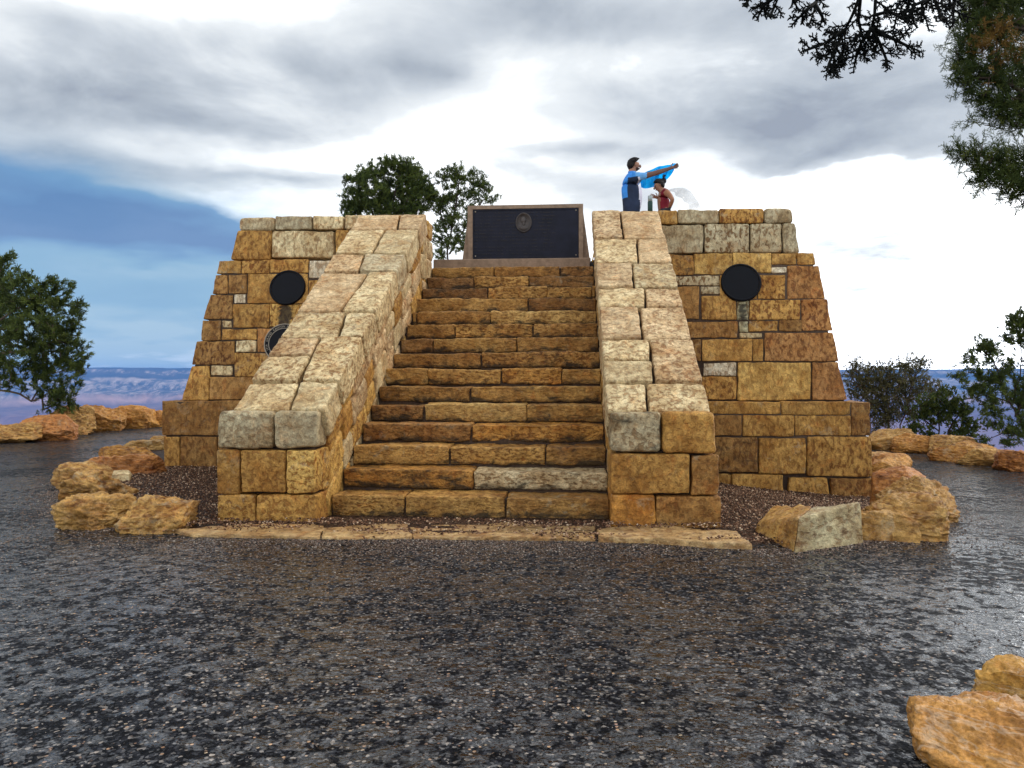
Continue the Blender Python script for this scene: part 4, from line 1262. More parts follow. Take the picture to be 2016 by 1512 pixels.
# left pine
D = 19.6
tree('pinyon_pine', 'bushy dark pinyon pine leaning over the boulders at the left edge of the photo', 'pine tree', gb(-70, D),
     [[gb(-70, D), at(-58, 790, D), at(-40, 700, D), at(-20, 600, D), at(8, 520, D)], [at(-58, 792, D), at(0, 768, D), at(40, 776, D), at(62, 790, D)],
      [at(-40, 700, D), at(40, 690, D), at(110, 670, D)], [at(-30, 650, D), at(30, 610, D), at(90, 570, D)]],
     lb(D, [(12, 535, 34), (15, 505, 13), (-25, 560, 60, .5), (40, 575, 48, -.4), (85, 585, 36), (118, 565, 26), (60, 640, 62, -.5), (120, 625, 40), (-30, 660, 80, .4), (140, 655, 28), (95, 690, 52, .3), (145, 700, 32), (40, 720, 60, -.3),
            (150, 725, 24), (112, 745, 42), (134, 772, 24), (100, 790, 22), (128, 800, 16), (-60, 600, 90, .6), (152, 600, 14), (162, 685, 14)]),
     5, 900, 5, .006, .17, 'needle', 'bark', 20, .115, .014, .25, jit=.085)
# pair behind the monument
D = 23.0
GP = 'pinyon pines behind the monument'
tree('pinyon_pine', 'wide round-topped dark pine rising behind the left half of the monument', 'pine tree', gb(770, D),
     [[gb(770, D), at(772, 600, D), at(768, 480, D), at(765, 420, D), at(785, 350, D)], [at(770, 500, D), at(735, 430, D), at(720, 370, D)], [at(768, 440, D), at(800, 400, D), at(825, 350, D)]],
     lb(D, [(695, 392, 24), (700, 362, 22), (728, 345, 26), (765, 330, 22), (800, 335, 26), (825, 352, 24), (735, 385, 36, -.4), (785, 375, 42, .4), (830, 385, 28), (760, 415, 36), (690, 415, 20), (810, 412, 30), (845, 375, 16)]),
     15, 480, 5, .007, .2, 'needle', 'bark_dark', 20, .12, .017, .2, GP, jit=.09)
tree('pinyon_pine', 'slender pine with an open airy crown behind the gap between stair wall and altar', 'pine tree', gb(893, D - .6),
     [[gb(893, D - .6), at(888, 560, D), at(880, 480, D), at(895, 420, D), at(905, 350, D)], [at(885, 500, D), at(920, 440, D), at(950, 395, D)], [at(884, 470, D), at(868, 420, D), at(872, 380, D)]],
     lb(D, [(880, 350, 24), (905, 340, 20), (930, 350, 22), (955, 370, 20), (968, 390, 14), (890, 385, 30), (925, 390, 26, .3), (868, 400, 22), (880, 430, 24), (905, 440, 24), (865, 460, 20), (890, 478, 24), (862, 495, 16), (915, 480, 18), (935, 420, 18)]),
     25, 270, 4, .006, .13, 'needle', 'bark_dark', 19, .11, .015, .2, GP, jit=.08)
# right: grey brush, small green juniper, pine at the edge
D = 20.5
tree('brushy_shrub', 'twiggy grey-brown shrub just beyond the right corner of the monument', 'shrub', gb(1745, D),
     [[gb(1715, D), at(1712, 820, D), at(1700, 760, D)], [gb(1745, D), at(1750, 810, D), at(1745, 750, D)], [gb(1765, D), at(1785, 800, D), at(1800, 745, D)], [gb(1775, D), at(1815, 800, D), at(1850, 765, D)], [at(1790, 790, D), at(1800, 740, D), at(1815, 715, D)], [at(1702, 770, D), at(1690, 730, D), at(1682, 712, D)]],
     lb(D, [(1685, 745, 26), (1720, 745, 32), (1760, 745, 34), (1800, 755, 30), (1700, 785, 36), (1745, 790, 40), (1795, 795, 34), (1730, 825, 30), (1840, 770, 22), (1682, 715, 12), (1798, 720, 18), (1820, 716, 14), (1775, 725, 12), (1715, 722, 10)]),
     35, 850, 4, .005, .05, 'brush', 'twig', 8, .08, .015, .15, jit=.10, expo=.36)
D = 19.0
tree('juniper_bush', 'small green juniper with dark crooked stems, between the grey shrub and the edge pine', 'shrub', gb(1850, D),
     [[gb(1846, D), at(1848, 845, D), at(1846, 815, D), at(1852, 790, D)], [gb(1856, D), at(1870, 845, D), at(1890, 815, D)], [at(1848, 848, D), at(1820, 825, D), at(1812, 800, D)]],
     lb(D, [(1835, 790, 22), (1862, 782, 22), (1890, 800, 24), (1905, 825, 20), (1875, 815, 24), (1815, 810, 20), (1838, 820, 20), (1910, 850, 16), (1890, 855, 20), (1800, 845, 18), (1825, 852, 14)]),
     45, 230, 4, .005, .05, 'juniper', 'bark_dark', 12, .085, .02, .2, jit=.07)
D = 17.2
tree('pinyon_pine', 'open-crowned pine with a bare slanting trunk at the right edge of the photo', 'pine tree', gb(2035, D),
     [[gb(2035, D), at(2018, 860, D), at(1998, 815, D), at(1975, 760, D), at(1955, 710, D), at(1935, 690, D)], [at(2000, 820, D), at(2040, 740, D), at(2055, 660, D), at(2040, 620, D)], [at(1985, 790, D), at(1940, 775, D), at(1900, 785, D)], [at(1968, 745, D), at(1915, 735, D), at(1880, 738, D)], [at(2016, 858, D), at(1975, 852, D), at(1945, 865, D)], [at(1990, 800, D), at(2010, 745, D), at(2012, 700, D)]],
     lb(D, [(1935, 690, 24), (1955, 700, 20), (1912, 712, 16), (1968, 730, 20), (2005, 650, 30), (2040, 635, 40), (2000, 625, 14), (1925, 748, 20), (1890, 745, 14), (1960, 765, 24), (1925, 775, 20), (1985, 720, 14), (2010, 790, 24), (1950, 805, 22), (1965, 835, 16), (2005, 845, 22), (1935, 860, 12), (2030, 760, 40), (2060, 700, 45), (1985, 868, 14), (2040, 830, 30)]),
     55, 330, 6, .006, .11, 'needle', 'bark_dark', 20, .10, .0125, .2, jit=.075)

# ---- near juniper: dense foliage at the right edge, thin sprays hanging from the top
def spray(mb, p, d, n, L_, r, depth, rs, flat):
    """scale-leaf juniper spray: a twig with alternating side twigs"""
    d = d / np.linalg.norm(d)
    pts = [p]; segs = 5
    cur = p; dd = d.copy()
    for k in range(segs):
        dd = dd + rs.normal(0, .10, 3); dd /= np.linalg.norm(dd)
        cur = cur + dd * L_ / segs; pts.append(cur)
    mb.tube(pts, [r * (1 - .55 * k / segs) for k in range(segs + 1)], 4 if depth else 3)
    if depth > 0:
        s = np.cross(d, flat); s /= np.linalg.norm(s) + 1e-9
        for k in range(1, n + 1):
            f = k / (n + .6)
            i = min(segs - 1, int(f * segs)); q = pts[i] + (pts[i + 1] - pts[i]) * (f * segs - i)
            sg = 1 if k % 2 else -1
            sd = d * rs.uniform(.55, .95) + s * sg * rs.uniform(.55, .95) + rs.normal(0, .22, 3)
            spray(mb, q, sd, max(3, n - 2), L_ * rs.uniform(.34, .52) * (1.05 - .45 * f), r * .72, depth - 1, rs, flat)

jb = np.array([4.55, 5.4, float(gz(4.55, 5.4))])
jt = empty('juniper_tree', jb)
tag(jt, 'near juniper with dense foliage along the right edge and dark twigs hanging from the top', 'juniper tree')
rs = np.random.default_rng(91)
JT = [[jb, jb + (.02, .0, 1.2), jb + (.15, .1, 2.2), jb + (.0, .1, 3.2), jb + (-.1, .1, 4.4)]]
Dj = 5.5
jl = lb(Dj, [(1965, 35, 62), (1915, 55, 38), (1905, 105, 34), (1950, 120, 62), (1985, 180, 60), (1945, 185, 42), (1965, 225, 30), (2030, 80, 90, .3), (1900, 150, 22), (2005, 240, 30), (2045, 190, 70, .2), (1990, -30, 80), (2060, -20, 100, .3), (1930, 10, 40)]) \
   + lb(Dj, [(1900, 308, 18), (1930, 310, 28), (1965, 325, 38), (2000, 335, 40), (1945, 350, 26), (1990, 375, 24), (2030, 350, 50), (2014, 390, 18)])
tg = []
for c, r in jl:
    m = int(105 * (r / .2) ** 2) + 20
    d = rs.normal(size=(m, 3)); d /= np.linalg.norm(d, axis=1)[:, None]
    tg.append(c + d * (r * rs.uniform(.25, 1, (m, 1)) ** .6) * np.array([1, .9, 1]))
tg = np.concatenate(tg)
sub = tg[rs.permutation(len(tg))[:420]]
limbs = [[jb + (.15, .1, 2.2), at(2060, 370, Dj), at(1985, 345, Dj), at(1930, 325, Dj)], [jb + (.0, .1, 3.0), at(2060, 180, Dj), at(1990, 170, Dj), at(1930, 150, Dj)], [jb + (-.05, .1, 3.4), at(2040, 60, Dj), at(1975, 50, Dj), at(1920, 40, Dj)]]
nodes, par, ends, ntr = skeleton(JT + limbs, sub, 92, .12)
V, Fc = branch_mesh(nodes, par, .0035, .13, .42)
trk = mesh_obj('trunk', V - jb, Fc, M['bark'], jt)
# a few master sprays instanced into the crown meshes
masters = []
for k in range(5):
    mb = MB(); r2 = np.random.default_rng(200 + k)
    spray(mb, np.zeros(3), np.array([0, 0, 1.0]), 8, .12, .0030, 2, r2, np.array([0, 1.0, .2]))
    V = np.concatenate(mb.V); tri = []
    for f in mb.F:
        for q in range(1, len(f) - 1): tri.append((f[0], f[q], f[q + 1]))
    masters.append((V, np.array(tri)))
def place_sprays(P, Dv, seed, scale=(.8, 1.25)):
    r3 = np.random.default_rng(seed); VV = []; FF = []; RN = []; b = 0
    for p, d in zip(P, Dv):
        V, T = masters[r3.integers(len(masters))]
        z = d / (np.linalg.norm(d) + 1e-9); x = np.cross(r3.normal(size=3), z); x /= np.linalg.norm(x); y = np.cross(z, x)
        s = r3.uniform(*scale)
        VV.append(p + s * (V[:, :1] * x + V[:, 1:2] * y + V[:, 2:] * z)); FF.append(T + b); b += len(V)
        RN.append(np.full(len(V), np.clip(r3.normal(.45, .25), 0, 1)))
    return np.concatenate(VV), np.concatenate(FF), np.concatenate(RN)
ctr = tg.mean(0)
dv = rs.normal(0, .55, tg.shape) + np.array([-.35, -.15, .35])
gold = (np.linalg.norm(tg - at(1958, 100, Dj), axis=1) < .17) & (rs.uniform(0, 1, len(tg)) < .75)
tg = np.concatenate([tg, tg + rs.normal(0, .05, tg.shape)]); dv = np.concatenate([dv, dv + rs.normal(0, .3, dv.shape)]); gold = np.concatenate([gold, gold & (rs.uniform(0, 1, len(gold)) < .3)])
keep = rs.uniform(0, 1, len(tg)) < .74
V, Fq, rn = place_sprays(tg[keep & ~gold], dv[keep & ~gold], 5, (.55, 1.0))
mesh_obj('crown', V - jb, Fq, M['juniper'], jt, None, False, None, dict(rnd=('FLOAT', rn)))
V, Fq, rn = place_sprays(tg[gold] + np.array([-.02, -.10, 0]), dv[gold], 6, (.55, .9))
mesh_obj('browned_foliage', V - jb, Fq, M['juniper_dead'], jt, None, False, None, dict(rnd=('FLOAT', rn)))
# hanging twigs (closer to the camera), carried by a limb that passes above the frame
Dh = 2.9
M['spray_dark'] = simple('hanging_juniper_sprays', (.006, .0065, .006), .8, 0, .3, 60, 0, .05)
mb = MB()
limb = [jb + (-.02, .05, 3.3), at(2330, -140, 4.2), at(2010, -120, 3.4), at(1800, -70, Dh), at(1650, -60, Dh), at(1500, -45, Dh)]
mb.tube(limb, [.05, .04, .026, .016, .010, .006], 8)
lo = mb.build('limb', M['bark_dark'], jt, None); lo.data.transform(Matrix.Translation(Vector([-float(v) for v in jb])))
def hanging(stems, seed):
    r4 = np.random.default_rng(seed); mb = MB()
    for (pts, n, Lpx, dep) in stems:
        p3 = [at(x, y, Dh + r4.uniform(-.05, .05)) for x, y in pts]
        mb.tube(p3, [.0075 - .0025 * k / (len(p3) - 1) for k in range(len(p3))], 5)
        # side sprays along the stem and at the tip
        tot = len(p3) - 1
        for k in range(n):
            f = (k + .6) / n * tot; i = min(tot - 1, int(f)); q = p3[i] + (p3[i + 1] - p3[i]) * (f - i)
            d = p3[i + 1] - p3[i]; d = d / np.linalg.norm(d)
            s = np.cross(d, [0, 1, 0]); s /= np.linalg.norm(s)
            sd = d * r4.uniform(.5, 1.0) + s * (1 if k % 2 else -1) * r4.uniform(.5, 1.0) + r4.normal(0, .25, 3) * np.array([1, .8, 1])
            spray(mb, q, sd, 7, Lpx / F * Dh * r4.uniform(.8, 1.35), .0047, dep, r4, np.array([0, 1.0, 0]))
        d = p3[-1] - p3[-2]
        spray(mb, p3[-1], d, 6, Lpx / F * Dh * .9, .0047, dep, r4, np.array([0, 1.0, 0]))
    h = mb.build('hanging_spray', M['spray_dark'], jt); h.data.transform(Matrix.Translation(Vector([-float(v) for v in jb])))
hanging([([(1700, -75), (1694, -10), (1678, 30), (1664, 58)], 3, 34, 1), ([(1664, 58), (1625, 85), (1592, 97)], 7, 30, 2), ([(1664, 58), (1645, 95), (1632, 125)], 8, 34, 2), ([(1664, 58), (1662, 95), (1652, 125)], 7, 34, 2),
         ([(1724, -70), (1724, -5), (1722, 30), (1716, 55)], 4, 34, 2), ([(1716, 55), (1695, 85), (1686, 112)], 7, 34, 2), ([(1716, 55), (1732, 85), (1745, 118)], 7, 34, 2), ([(1716, 55), (1755, 75), (1790, 92)], 8, 34, 2), ([(1722, 30), (1750, 22), (1778, 38)], 6, 32, 2), ([(1694, -10), (1690, 40), (1700, 80)], 6, 30, 2)], 301)
hanging([([(1612, -60), (1608, 0), (1604, 18), (1596, 42)], 6, 26, 2), ([(1606, 5), (1585, 22), (1572, 36)], 5, 24, 2), ([(1606, 10), (1618, 30), (1622, 42)], 4, 20, 1)], 302)
hanging([([(1540, -55), (1535, -10), (1524, 14), (1518, 28)], 6, 26, 2), ([(1530, -8), (1505, 10), (1498, 22)], 5, 22, 2), ([(1500, -48), (1488, -20), (1474, 0)], 5, 22, 2), ([(1545, -30), (1560, -5), (1566, 8)], 4, 20, 1)], 303)
hanging([([(1850, -70), (1835, -10), (1815, 28)], 8, 34, 2), ([(1835, -10), (1850, 20), (1852, 35)], 6, 30, 2), ([(1800, -65), (1795, -15), (1788, 6)], 6, 28, 2), ([(1870, -60), (1880, 0), (1876, 32)], 7, 30, 2), ([(1835, -5), (1800, 10), (1792, 22)], 6, 28, 2)], 304)

# ================================================================== PEOPLE
def skin_body(name, joints, edges, mats, paint, parent, sub=3):
    me = bpy.data.meshes.new(name)
    keys = list(joints); idx = {k: i for i, k in enumerate(keys)}
    me.from_pydata([joints[k][0] for k in keys], [(idx[a], idx[b]) for a, b in edges], [])
    o = bpy.data.objects.new(name, me); COL.objects.link(o)
    md = o.modifiers.new('skin', 'SKIN'); md.use_smooth_shade = True
    for k in keys:
        sv = me.skin_vertices[0].data[idx[k]]; r = joints[k][1]
        sv.radius = r if hasattr(r, '__len__') else (r, r)
        sv.use_root = (k == 'pelvis')
    s = o.modifiers.new('sub', 'SUBSURF'); s.levels = sub; s.render_levels = sub
    dg = bpy.context.evaluated_depsgraph_get()
    m2 = bpy.data.meshes.new_from_object(o.evaluated_get(dg)); m2.name = name
    bpy.data.objects.remove(o); 
    m2.materials.clear()
    import bmesh
    bm = bmesh.new(); bm.from_mesh(m2); bmesh.ops.recalc_face_normals(bm, faces=bm.faces); bm.to_mesh(m2); bm.free()
    for m in mats: m2.materials.append(m)
    for p in m2.polygons:
        p.use_smooth = True; p.material_index = paint(p.center)
    o = bpy.data.objects.new(name, m2); COL.objects.link(o); o.parent = parent
    return o
def hand(J, E, root, wrist, d, side, s=1.0, curl=.5):
    """palm, four unequal bent fingers and a thumb from the side of the palm; d = pointing direction, side = thumb side"""
    d = np.array(d, float); d /= np.linalg.norm(d); t = np.array(side, float); t -= d * (t @ d); t /= np.linalg.norm(t); nn = np.cross(d, t)
    w = np.array(wrist, float)
    pm = root + '_palm'; J[pm] = (tuple(w + d * .05 * s), (.034 * s, .018 * s)); E.append((root, pm))
    for k, (off, ln) in enumerate(((.030, .070), (.010, .080), (-.010, .074), (-.030, .058))):
        b = w + d * .09 * s + t * off * s
        m = b + d * ln * .55 * s + nn * curl * .02 * s; e = m + (d * (1 - curl * .5) + nn * curl * .6) * ln * .5 * s
        a1, a2, a3 = (f'{root}_f{k}{q}' for q in 'abc')
        J[a1] = (tuple(b), .009 * s); J[a2] = (tuple(m), .0085 * s); J[a3] = (tuple(e), .0075 * s)
        E += [(pm, a1), (a1, a2), (a2, a3)]
    b = w + d * .03 * s + t * .035 * s; m = b + (d * .6 + t * .8) * .035 * s; e = m + (d * .9 + t * .3) * .03 * s
    J[root + '_t1'] = (tuple(b), .011 * s); J[root + '_t2'] = (tuple(m), .0095 * s); J[root + '_t3'] = (tuple(e), .008 * s)
    E += [(pm, root + '_t1'), (root + '_t1', root + '_t2'), (root + '_t2', root + '_t3')]

def cloth_mat(name, col, rough=.75, var=.2):
    return simple(name, col, rough, 0, var, 9, .4)
M['skin'] = simple('skin', (.34, .175, .115), .55, 0, .08, 12)
M['skin_arm'] = simple('tanned_skin', (.27, .12, .065), .5, 0, .08, 12)
M['hair'] = simple('black_hair', (.012, .009, .008), .5, 0, .3, 70, .5)
M['beard'] = simple('beard', (.05, .028, .022), .7, 0, .3, 80)
M['blue'] = cloth_mat('bright_blue_cloth', (.045, .24, .68)); M['ltblue'] = cloth_mat('light_blue_cloth', (.14, .37, .72))
M['navy'] = cloth_mat('navy_cloth', (.018, .028, .06)); M['white'] = cloth_mat('pale_cloth', (.62, .62, .74))
M['redc'] = cloth_mat('dark_red_cloth', (.17, .010, .02)); M['redt'] = cloth_mat('red_cloth', (.25, .04, .03))
M['trouser'] = cloth_mat('dark_trousers', (.03, .032, .04))

DM = 13.25; sc = DM / F
def pm_(px, py, dy=0.0):                       # pixel -> local to the man's feet
    p = at(px, py, DM + dy); return (p[0] - mbase[0], p[1] - mbase[1], p[2] - mbase[2])
mbase = np.array([(1243 - CX) * sc, DM, ZPL])
man = empty('person', mbase)
tag(man, 'bearded person in a blue and navy shirt with both arms raised to hold a poncho', 'person')
H_ = .10
J = {}; E = []
def add(k, px, py, dy, r, par_=None):
    J[k] = (pm_(px, py, dy), r)
    if par_: E.append((par_, k))
J['pelvis'] = ((0, 0, .98), .17); 
add('waist', 1245, 398, 0, .185, 'pelvis'); add('belly', 1244, 382, 0, .19, 'waist'); add('chest', 1243, 364, 0, .195, 'belly'); add('upper', 1243, 352, 0, .15, 'chest'); add('neck0', 1243.5, 342.5, 0, .085, 'upper'); add('neck', 1245, 336, 0, .062, 'neck0'); add('head0', 1248.5, 331, 0, .078, 'neck'); add('head1', 1249.5, 325, 0, .098, 'head0'); add('head2', 1248.5, 319.5, 0, .085, 'head1')
for s, yy in (('n', -.17), ('f', .17)):
    add('sh' + s, 1249, 350, yy, .078, 'upper'); add('up' + s, 1263, 347.5, yy * 1.2, .066, 'sh' + s); add('el' + s, 1281, 343.5, yy * 1.25, .047, 'up' + s); add('fo' + s, 1298, 338.5, yy * 1.1, .045, 'el' + s); add('wr' + s, 1319, 331.5, yy * .9, .030, 'fo' + s)
    hand(J, E, 'wr' + s, pm_(1319, 331.5, yy * .9), (.85, 0, .3), (0, -yy, .3), 1.0, .9)
    J['hip' + s] = ((0, yy * .6, .9), .115); J['kn' + s] = ((.02, yy * .65, .50), .075); J['an' + s] = ((0, yy * .65, .09), .048); J['to' + s] = ((.2, yy * .7, .035), .035)
    E += [('pelvis', 'hip' + s), ('hip' + s, 'kn' + s), ('kn' + s, 'an' + s), ('an' + s, 'to' + s)]
elx = pm_(1268.5, 347)[0]; nkz = pm_(1243, 338.5)[2]
M['arm_dark'] = simple('dark_arm_skin', (.15, .075, .055), .45, 0, .08, 12)  # arm skin, a darker tone than the face
mats = [M['skin'], M['blue'], M['navy'], M['white'], M['trouser'], M['arm_dark'], M['ltblue']]
def paint_man(c):
    if c.z < .93: return 4 if c.z > .08 else 2
    if c.x > elx: return 5
    if c.z > nkz: return 0
    if c.x > .115 and c.z > pm_(0, 366)[2]: return 6
    if c.z > pm_(0, 355)[2]: return 6 if c.x > .03 else 1
    if c.x > pm_(1256, 380)[0] - (c.z - 1.15) * .1: return 3
    if c.x < pm_(1233, 380)[0] and c.z > pm_(0, 392)[2]: return 1
    return 2
skin_body('body', J, E, mats, paint_man, man)
def face_bits(parent, hc, fw, r, up=(0, 0, 1), hairm=True, beard=False):
    """nose, eyes, mouth, ear; fw = facing direction"""
    fw = np.array(fw, float); fw /= np.linalg.norm(fw); up = np.array(up, float); up -= fw * (fw @ up); up /= np.linalg.norm(up); sd = np.cross(fw, up)
    hc = np.array(hc, float)
    mb = MB(); ell(mb, hc + fw * r * 1.02 - up * r * .12, (r * .2, r * .2, r * .26), 10); mb.build('nose', M['skin'], parent)
    for s in (-1, 1):
        mb = MB(); ell(mb, hc + sd * s * r * .98 - up * r * .1, (r * .14, r * .14, r * .3), 10); mb.build('ear', M['skin'], parent)
        mb = MB(); ell(mb, hc + fw * r * .9 + sd * s * r * .38 + up * r * .02, (r * .12, r * .12, r * .08), 8); mb.build('eye', M['hair'], parent)
    mb = MB(); ell(mb, hc + fw * r * .86 - up * r * .58, (r * .16, r * .3, r * .07), 8)
    mb.build('mouth', M['redt'], parent)
hc = np.array(pm_(1249.5, 325))
face_bits(man, hc, (.97, .05, -.12), .098)
def hair_cap(parent, c, r, fw, tilt=.0, seed=0, extra=None, lowb=-.75, lowf=.35):
    d, Fc = cube_sphere(24)
    fw = np.array(fw, float); fw /= np.linalg.norm(fw)
    fr = d @ fw
    cut = lowb + (lowf - lowb) * sstep(-.25, .4, fr)
    keep = d[:, 2] > cut
    P = d * r * (1.0 + .05 * fbm(d * 6 + seed, 3, 2)[:, None]) * np.array([1, 1, 1.06])
    P[~keep] = P[~keep] * .86
    Pv = np.asarray(c) + P
    kf = keep[Fc].any(1)
    V = Pv; 
    mb = MB(); mb.add(V, Fc[kf])
    if extra: extra(mb)
    return mb.build('hair', M['hair'], parent)
def quiff(mb):
    r5 = np.random.default_rng(8)
    for k in range(60):
        d_ = r5.normal(size=3); d_[2] = abs(d_[2]) + .3; d_ /= np.linalg.norm(d_)
        if d_[0] > .75: continue
        a = hc + np.array([-.02, 0, .012]) + d_ * .098; mb.tube([a, a + d_ * .018 + np.array([.012, 0, 0]), a + d_ * .024 + np.array([.026, 0, .002])], [.016, .011, .003], 5)
hair_cap(man, hc + np.array([-.026, 0, .014]), .106, (1, 0, -.1), 0, 1, quiff, -.9, .62)
mb = MB()
d, Fc = cube_sphere(16); k = (d[:, 0] > .1) & (d[:, 2] < -.52)
P = np.where(k[:, None], d * .104, d * .085) * np.array([1, .98, 1.12]); mb.add(hc + np.array([-.002, 0, .004]) + P, Fc[k[Fc].all(1)]); mb.build('beard', M['beard'], man)

# poncho held over the other person
def cloth(name, top, bot, nu, nv, mat, label, cat, loc, ripple=.05, seed=0, th=0.0):
    top = np.array(top); bot = np.array(bot)
    def interp(P, t):
        n = len(P) - 1; f = t * n; i = np.clip(f.astype(int), 0, n - 1); f = (f - i)[:, None]
        p0, p1 = P[i], P[i + 1]; pm1 = P[np.clip(i - 1, 0, n)]; p2 = P[np.clip(i + 2, 0, n)]
        return .5 * ((2 * p0) + (-pm1 + p1) * f + (2 * pm1 - 5 * p0 + 4 * p1 - p2) * f ** 2 + (-pm1 + 3 * p0 - 3 * p1 + p2) * f ** 3)
    u = np.linspace(0, 1, nu); T = interp(top, u); B = interp(bot, u)
    v = np.linspace(0, 1, nv)
    P = T[None] * (1 - v)[:, None, None] + B[None] * v[:, None, None]
    P[..., 1] += np.sin(u[None] * 23 + v[:, None] * 4 + seed) * ripple * (.3 + v[:, None]) + np.sin(u[None] * 9 + 2 * v[:, None] + seed) * ripple * 1.5
    P = P.reshape(-1, 3)
    P = P + fbm(P * 7 + seed, 2, 5)[:, None] * np.array([.0, .04, .012])
    i = (np.arange(nv - 1)[:, None] * nu + np.arange(nu - 1)[None]).ravel()
    Fc = np.stack([i, i + 1, i + nu + 1, i + nu], 1)
    o = mesh_obj(name, P, Fc, mat, None, loc); tag(o, label, cat)
    if th: s = o.modifiers.new('solid', 'SOLIDIFY'); s.thickness = th
    return o
def thin_mat(name, col, alpha, trans=.5):
    m, N, b, out = new_mat(name)
    b.inputs['Base Color'].default_value = (*col, 1); b.inputs['Roughness'].default_value = .25
    t = N.n('ShaderNodeBsdfTranslucent'); t.inputs[0].default_value = (*col, 1)
    mx = N.n('ShaderNodeMixShader'); mx.inputs[0].default_value = trans
    N.l(b.outputs[0], mx.inputs[1]); N.l(t.outputs[0], mx.inputs[2])
    tr = N.n('ShaderNodeBsdfTransparent')
    m2 = N.n('ShaderNodeMixShader')
    tc = N.n('ShaderNodeTexCoord').outputs['Object']
    a = N.mr(N.noise(tc, 7, 3), .3, .7, max(0, alpha - .12), min(1, alpha + .12))
    N.l(a, m2.inputs[0]); N.l(tr.outputs[0], m2.inputs[1]); N.l(mx.outputs[0], m2.inputs[2]); N.l(m2.outputs[0], out.inputs[0])
    return m
def W(px, py, dy=0.0): return at(px, py, DM + dy)
cloth('rain_poncho', [W(1262, 341, .12), W(1283, 334, .15), W(1300, 328, .12), W(1316, 323, .05), W(1329, 322, .0)],
      [W(1261, 370, .1), W(1282, 371, .18), W(1300, 360, .2), W(1317, 349, .15), W(1330, 330, .05)], 60, 24, thin_mat('blue_poncho_film', (.01, .45, 1.0), 1.13, .75),
      'thin bright blue rain poncho stretched along the raised arms above the bending head', 'poncho', W(1295, 345), .035, 1)

# second person, bending forward under the poncho
DW = 13.3
wbase = np.array([(1309 - CX) / F * DW, DW, ZPL])
def pw(px, py, dy=0.0):
    p = at(px, py, DW + dy); return (p[0] - wbase[0], p[1] - wbase[1], p[2] - wbase[2])
wom = empty('person', wbase)
tag(wom, 'person in a sleeveless dark red top bending forward, dark hair tied up', 'person')
J = {}; E = []
def addw(k, px, py, dy, r, par_=None):
    J[k] = (pw(px, py, dy), r)
    if par_: E.append((par_, k))
J['pelvis'] = ((.02, 0, .86), (.14, .15))
addw('waist', 1307, 410, 0, (.115, .11), 'pelvis'); addw('rib', 1306, 398, 0, (.125, .115), 'waist'); addw('chest', 1306.5, 389, 0, (.125, .12), 'rib'); addw('upper', 1307, 380, 0, (.095, .09), 'chest'); addw('neck', 1302.5, 374, 0, .05, 'upper'); addw('head0', 1297.5, 370.5, 0, .068, 'neck'); addw('head1', 1296, 365.5, 0, .09, 'head0'); addw('head2', 1297, 361, 0, .082, 'head1')
addw('shn', 1313, 380, -.13, .058, 'upper'); addw('upn', 1319, 385.5, -.2, .047, 'shn'); addw('eln', 1324, 393, -.26, .038, 'upn'); addw('fon', 1321, 402, -.21, .034, 'eln'); addw('wrn', 1317.5, 411, -.15, .026, 'fon')
hand(J, E, 'wrn', pw(1317.5, 411, -.15), (-.5, .2, -.8), (-.6, -.5, .2), .9, .5)
addw('shf', 1311, 380, .13, .055, 'upper'); addw('upf', 1306, 389, .19, .045, 'shf'); addw('elf', 1303.5, 396, .19, .037, 'upf'); addw('fof', 1299, 392.5, .13, .032, 'elf'); addw('wrf', 1295.5, 389.5, .09, .024, 'fof')
hand(J, E, 'wrf', pw(1295.5, 389.5, .09), (-.9, -.1, .25), (.1, -.2, .9), .9, .25)
for s, yy in (('n', -.1), ('f', .1)):
    J['hip' + s] = ((.03, yy * .9, .80), .105); J['kn' + s] = ((-.02, yy, .45), .068); J['an' + s] = ((.02, yy, .08), .042); J['to' + s] = ((-.15, yy, .03), .03)
    E += [('pelvis', 'hip' + s), ('hip' + s, 'kn' + s), ('kn' + s, 'an' + s), ('an' + s, 'to' + s)]
def paint_w(c):
    if c.z < pw(0, 413)[2]: return 3
    if abs(c.y) > .118 and c.x > -.02: return 1
    if c.x < pw(1299.5, 0)[0] and c.z < pw(0, 376)[2] and c.x < pw(1298.5, 0)[0]: return 1
    if abs(c.y) > .15: return 1
    nz = pw(0, 377)[2] + (c.x - pw(1302, 0)[0]) * .9
    if c.z > nz: return 0
    return 2
skin_body('body', J, E, [M['skin'], M['skin_arm'], M['redc'], M['trouser']], paint_w, wom)
hw = np.array(pw(1296, 365))
face_bits(wom, hw, (-.82, -.1, -.5), .088, (-.4, 0, 1))
def bun(mb):
    b = np.array(pw(1306.5, 356)); ell(mb, b, (.05, .05, .055), 12)
    for k in range(8):
        a = b + np.array([.0, (k - 4) * .008, .02]); mb.tube([a, a + np.array([.005 * k - .02, .0, .05]), a + np.array([.008 * k - .01, 0, .085])], [.014, .011, .004], 5)
    mb.tube([np.array(pw(1302, 361)), b], [.06, .04], 8)
hair_cap(wom, hw + np.array([.012, 0, .014]), .102, (-.75, 0, -.55), 0, 4, bun, -.6, .35)
# sheer scarf blowing behind
cloth('sheer_wrap', [W(1319, 372, .15), W(1335, 370.5, .2), W(1350, 371, .25), W(1361, 377, .3), W(1370, 393, .3), W(1380, 412, .3)],
      [W(1316, 376, .1), W(1328, 380, .15), W(1338, 388, .2), W(1348, 398, .25), W(1356, 408, .3), W(1364, 424, .3)], 60, 16, thin_mat('sheer_film', (.46, .46, .45), .46, .5),
      'sheer whitish plastic wrap blowing out behind the bending person', 'wrap', W(1345, 395), .03, 3)
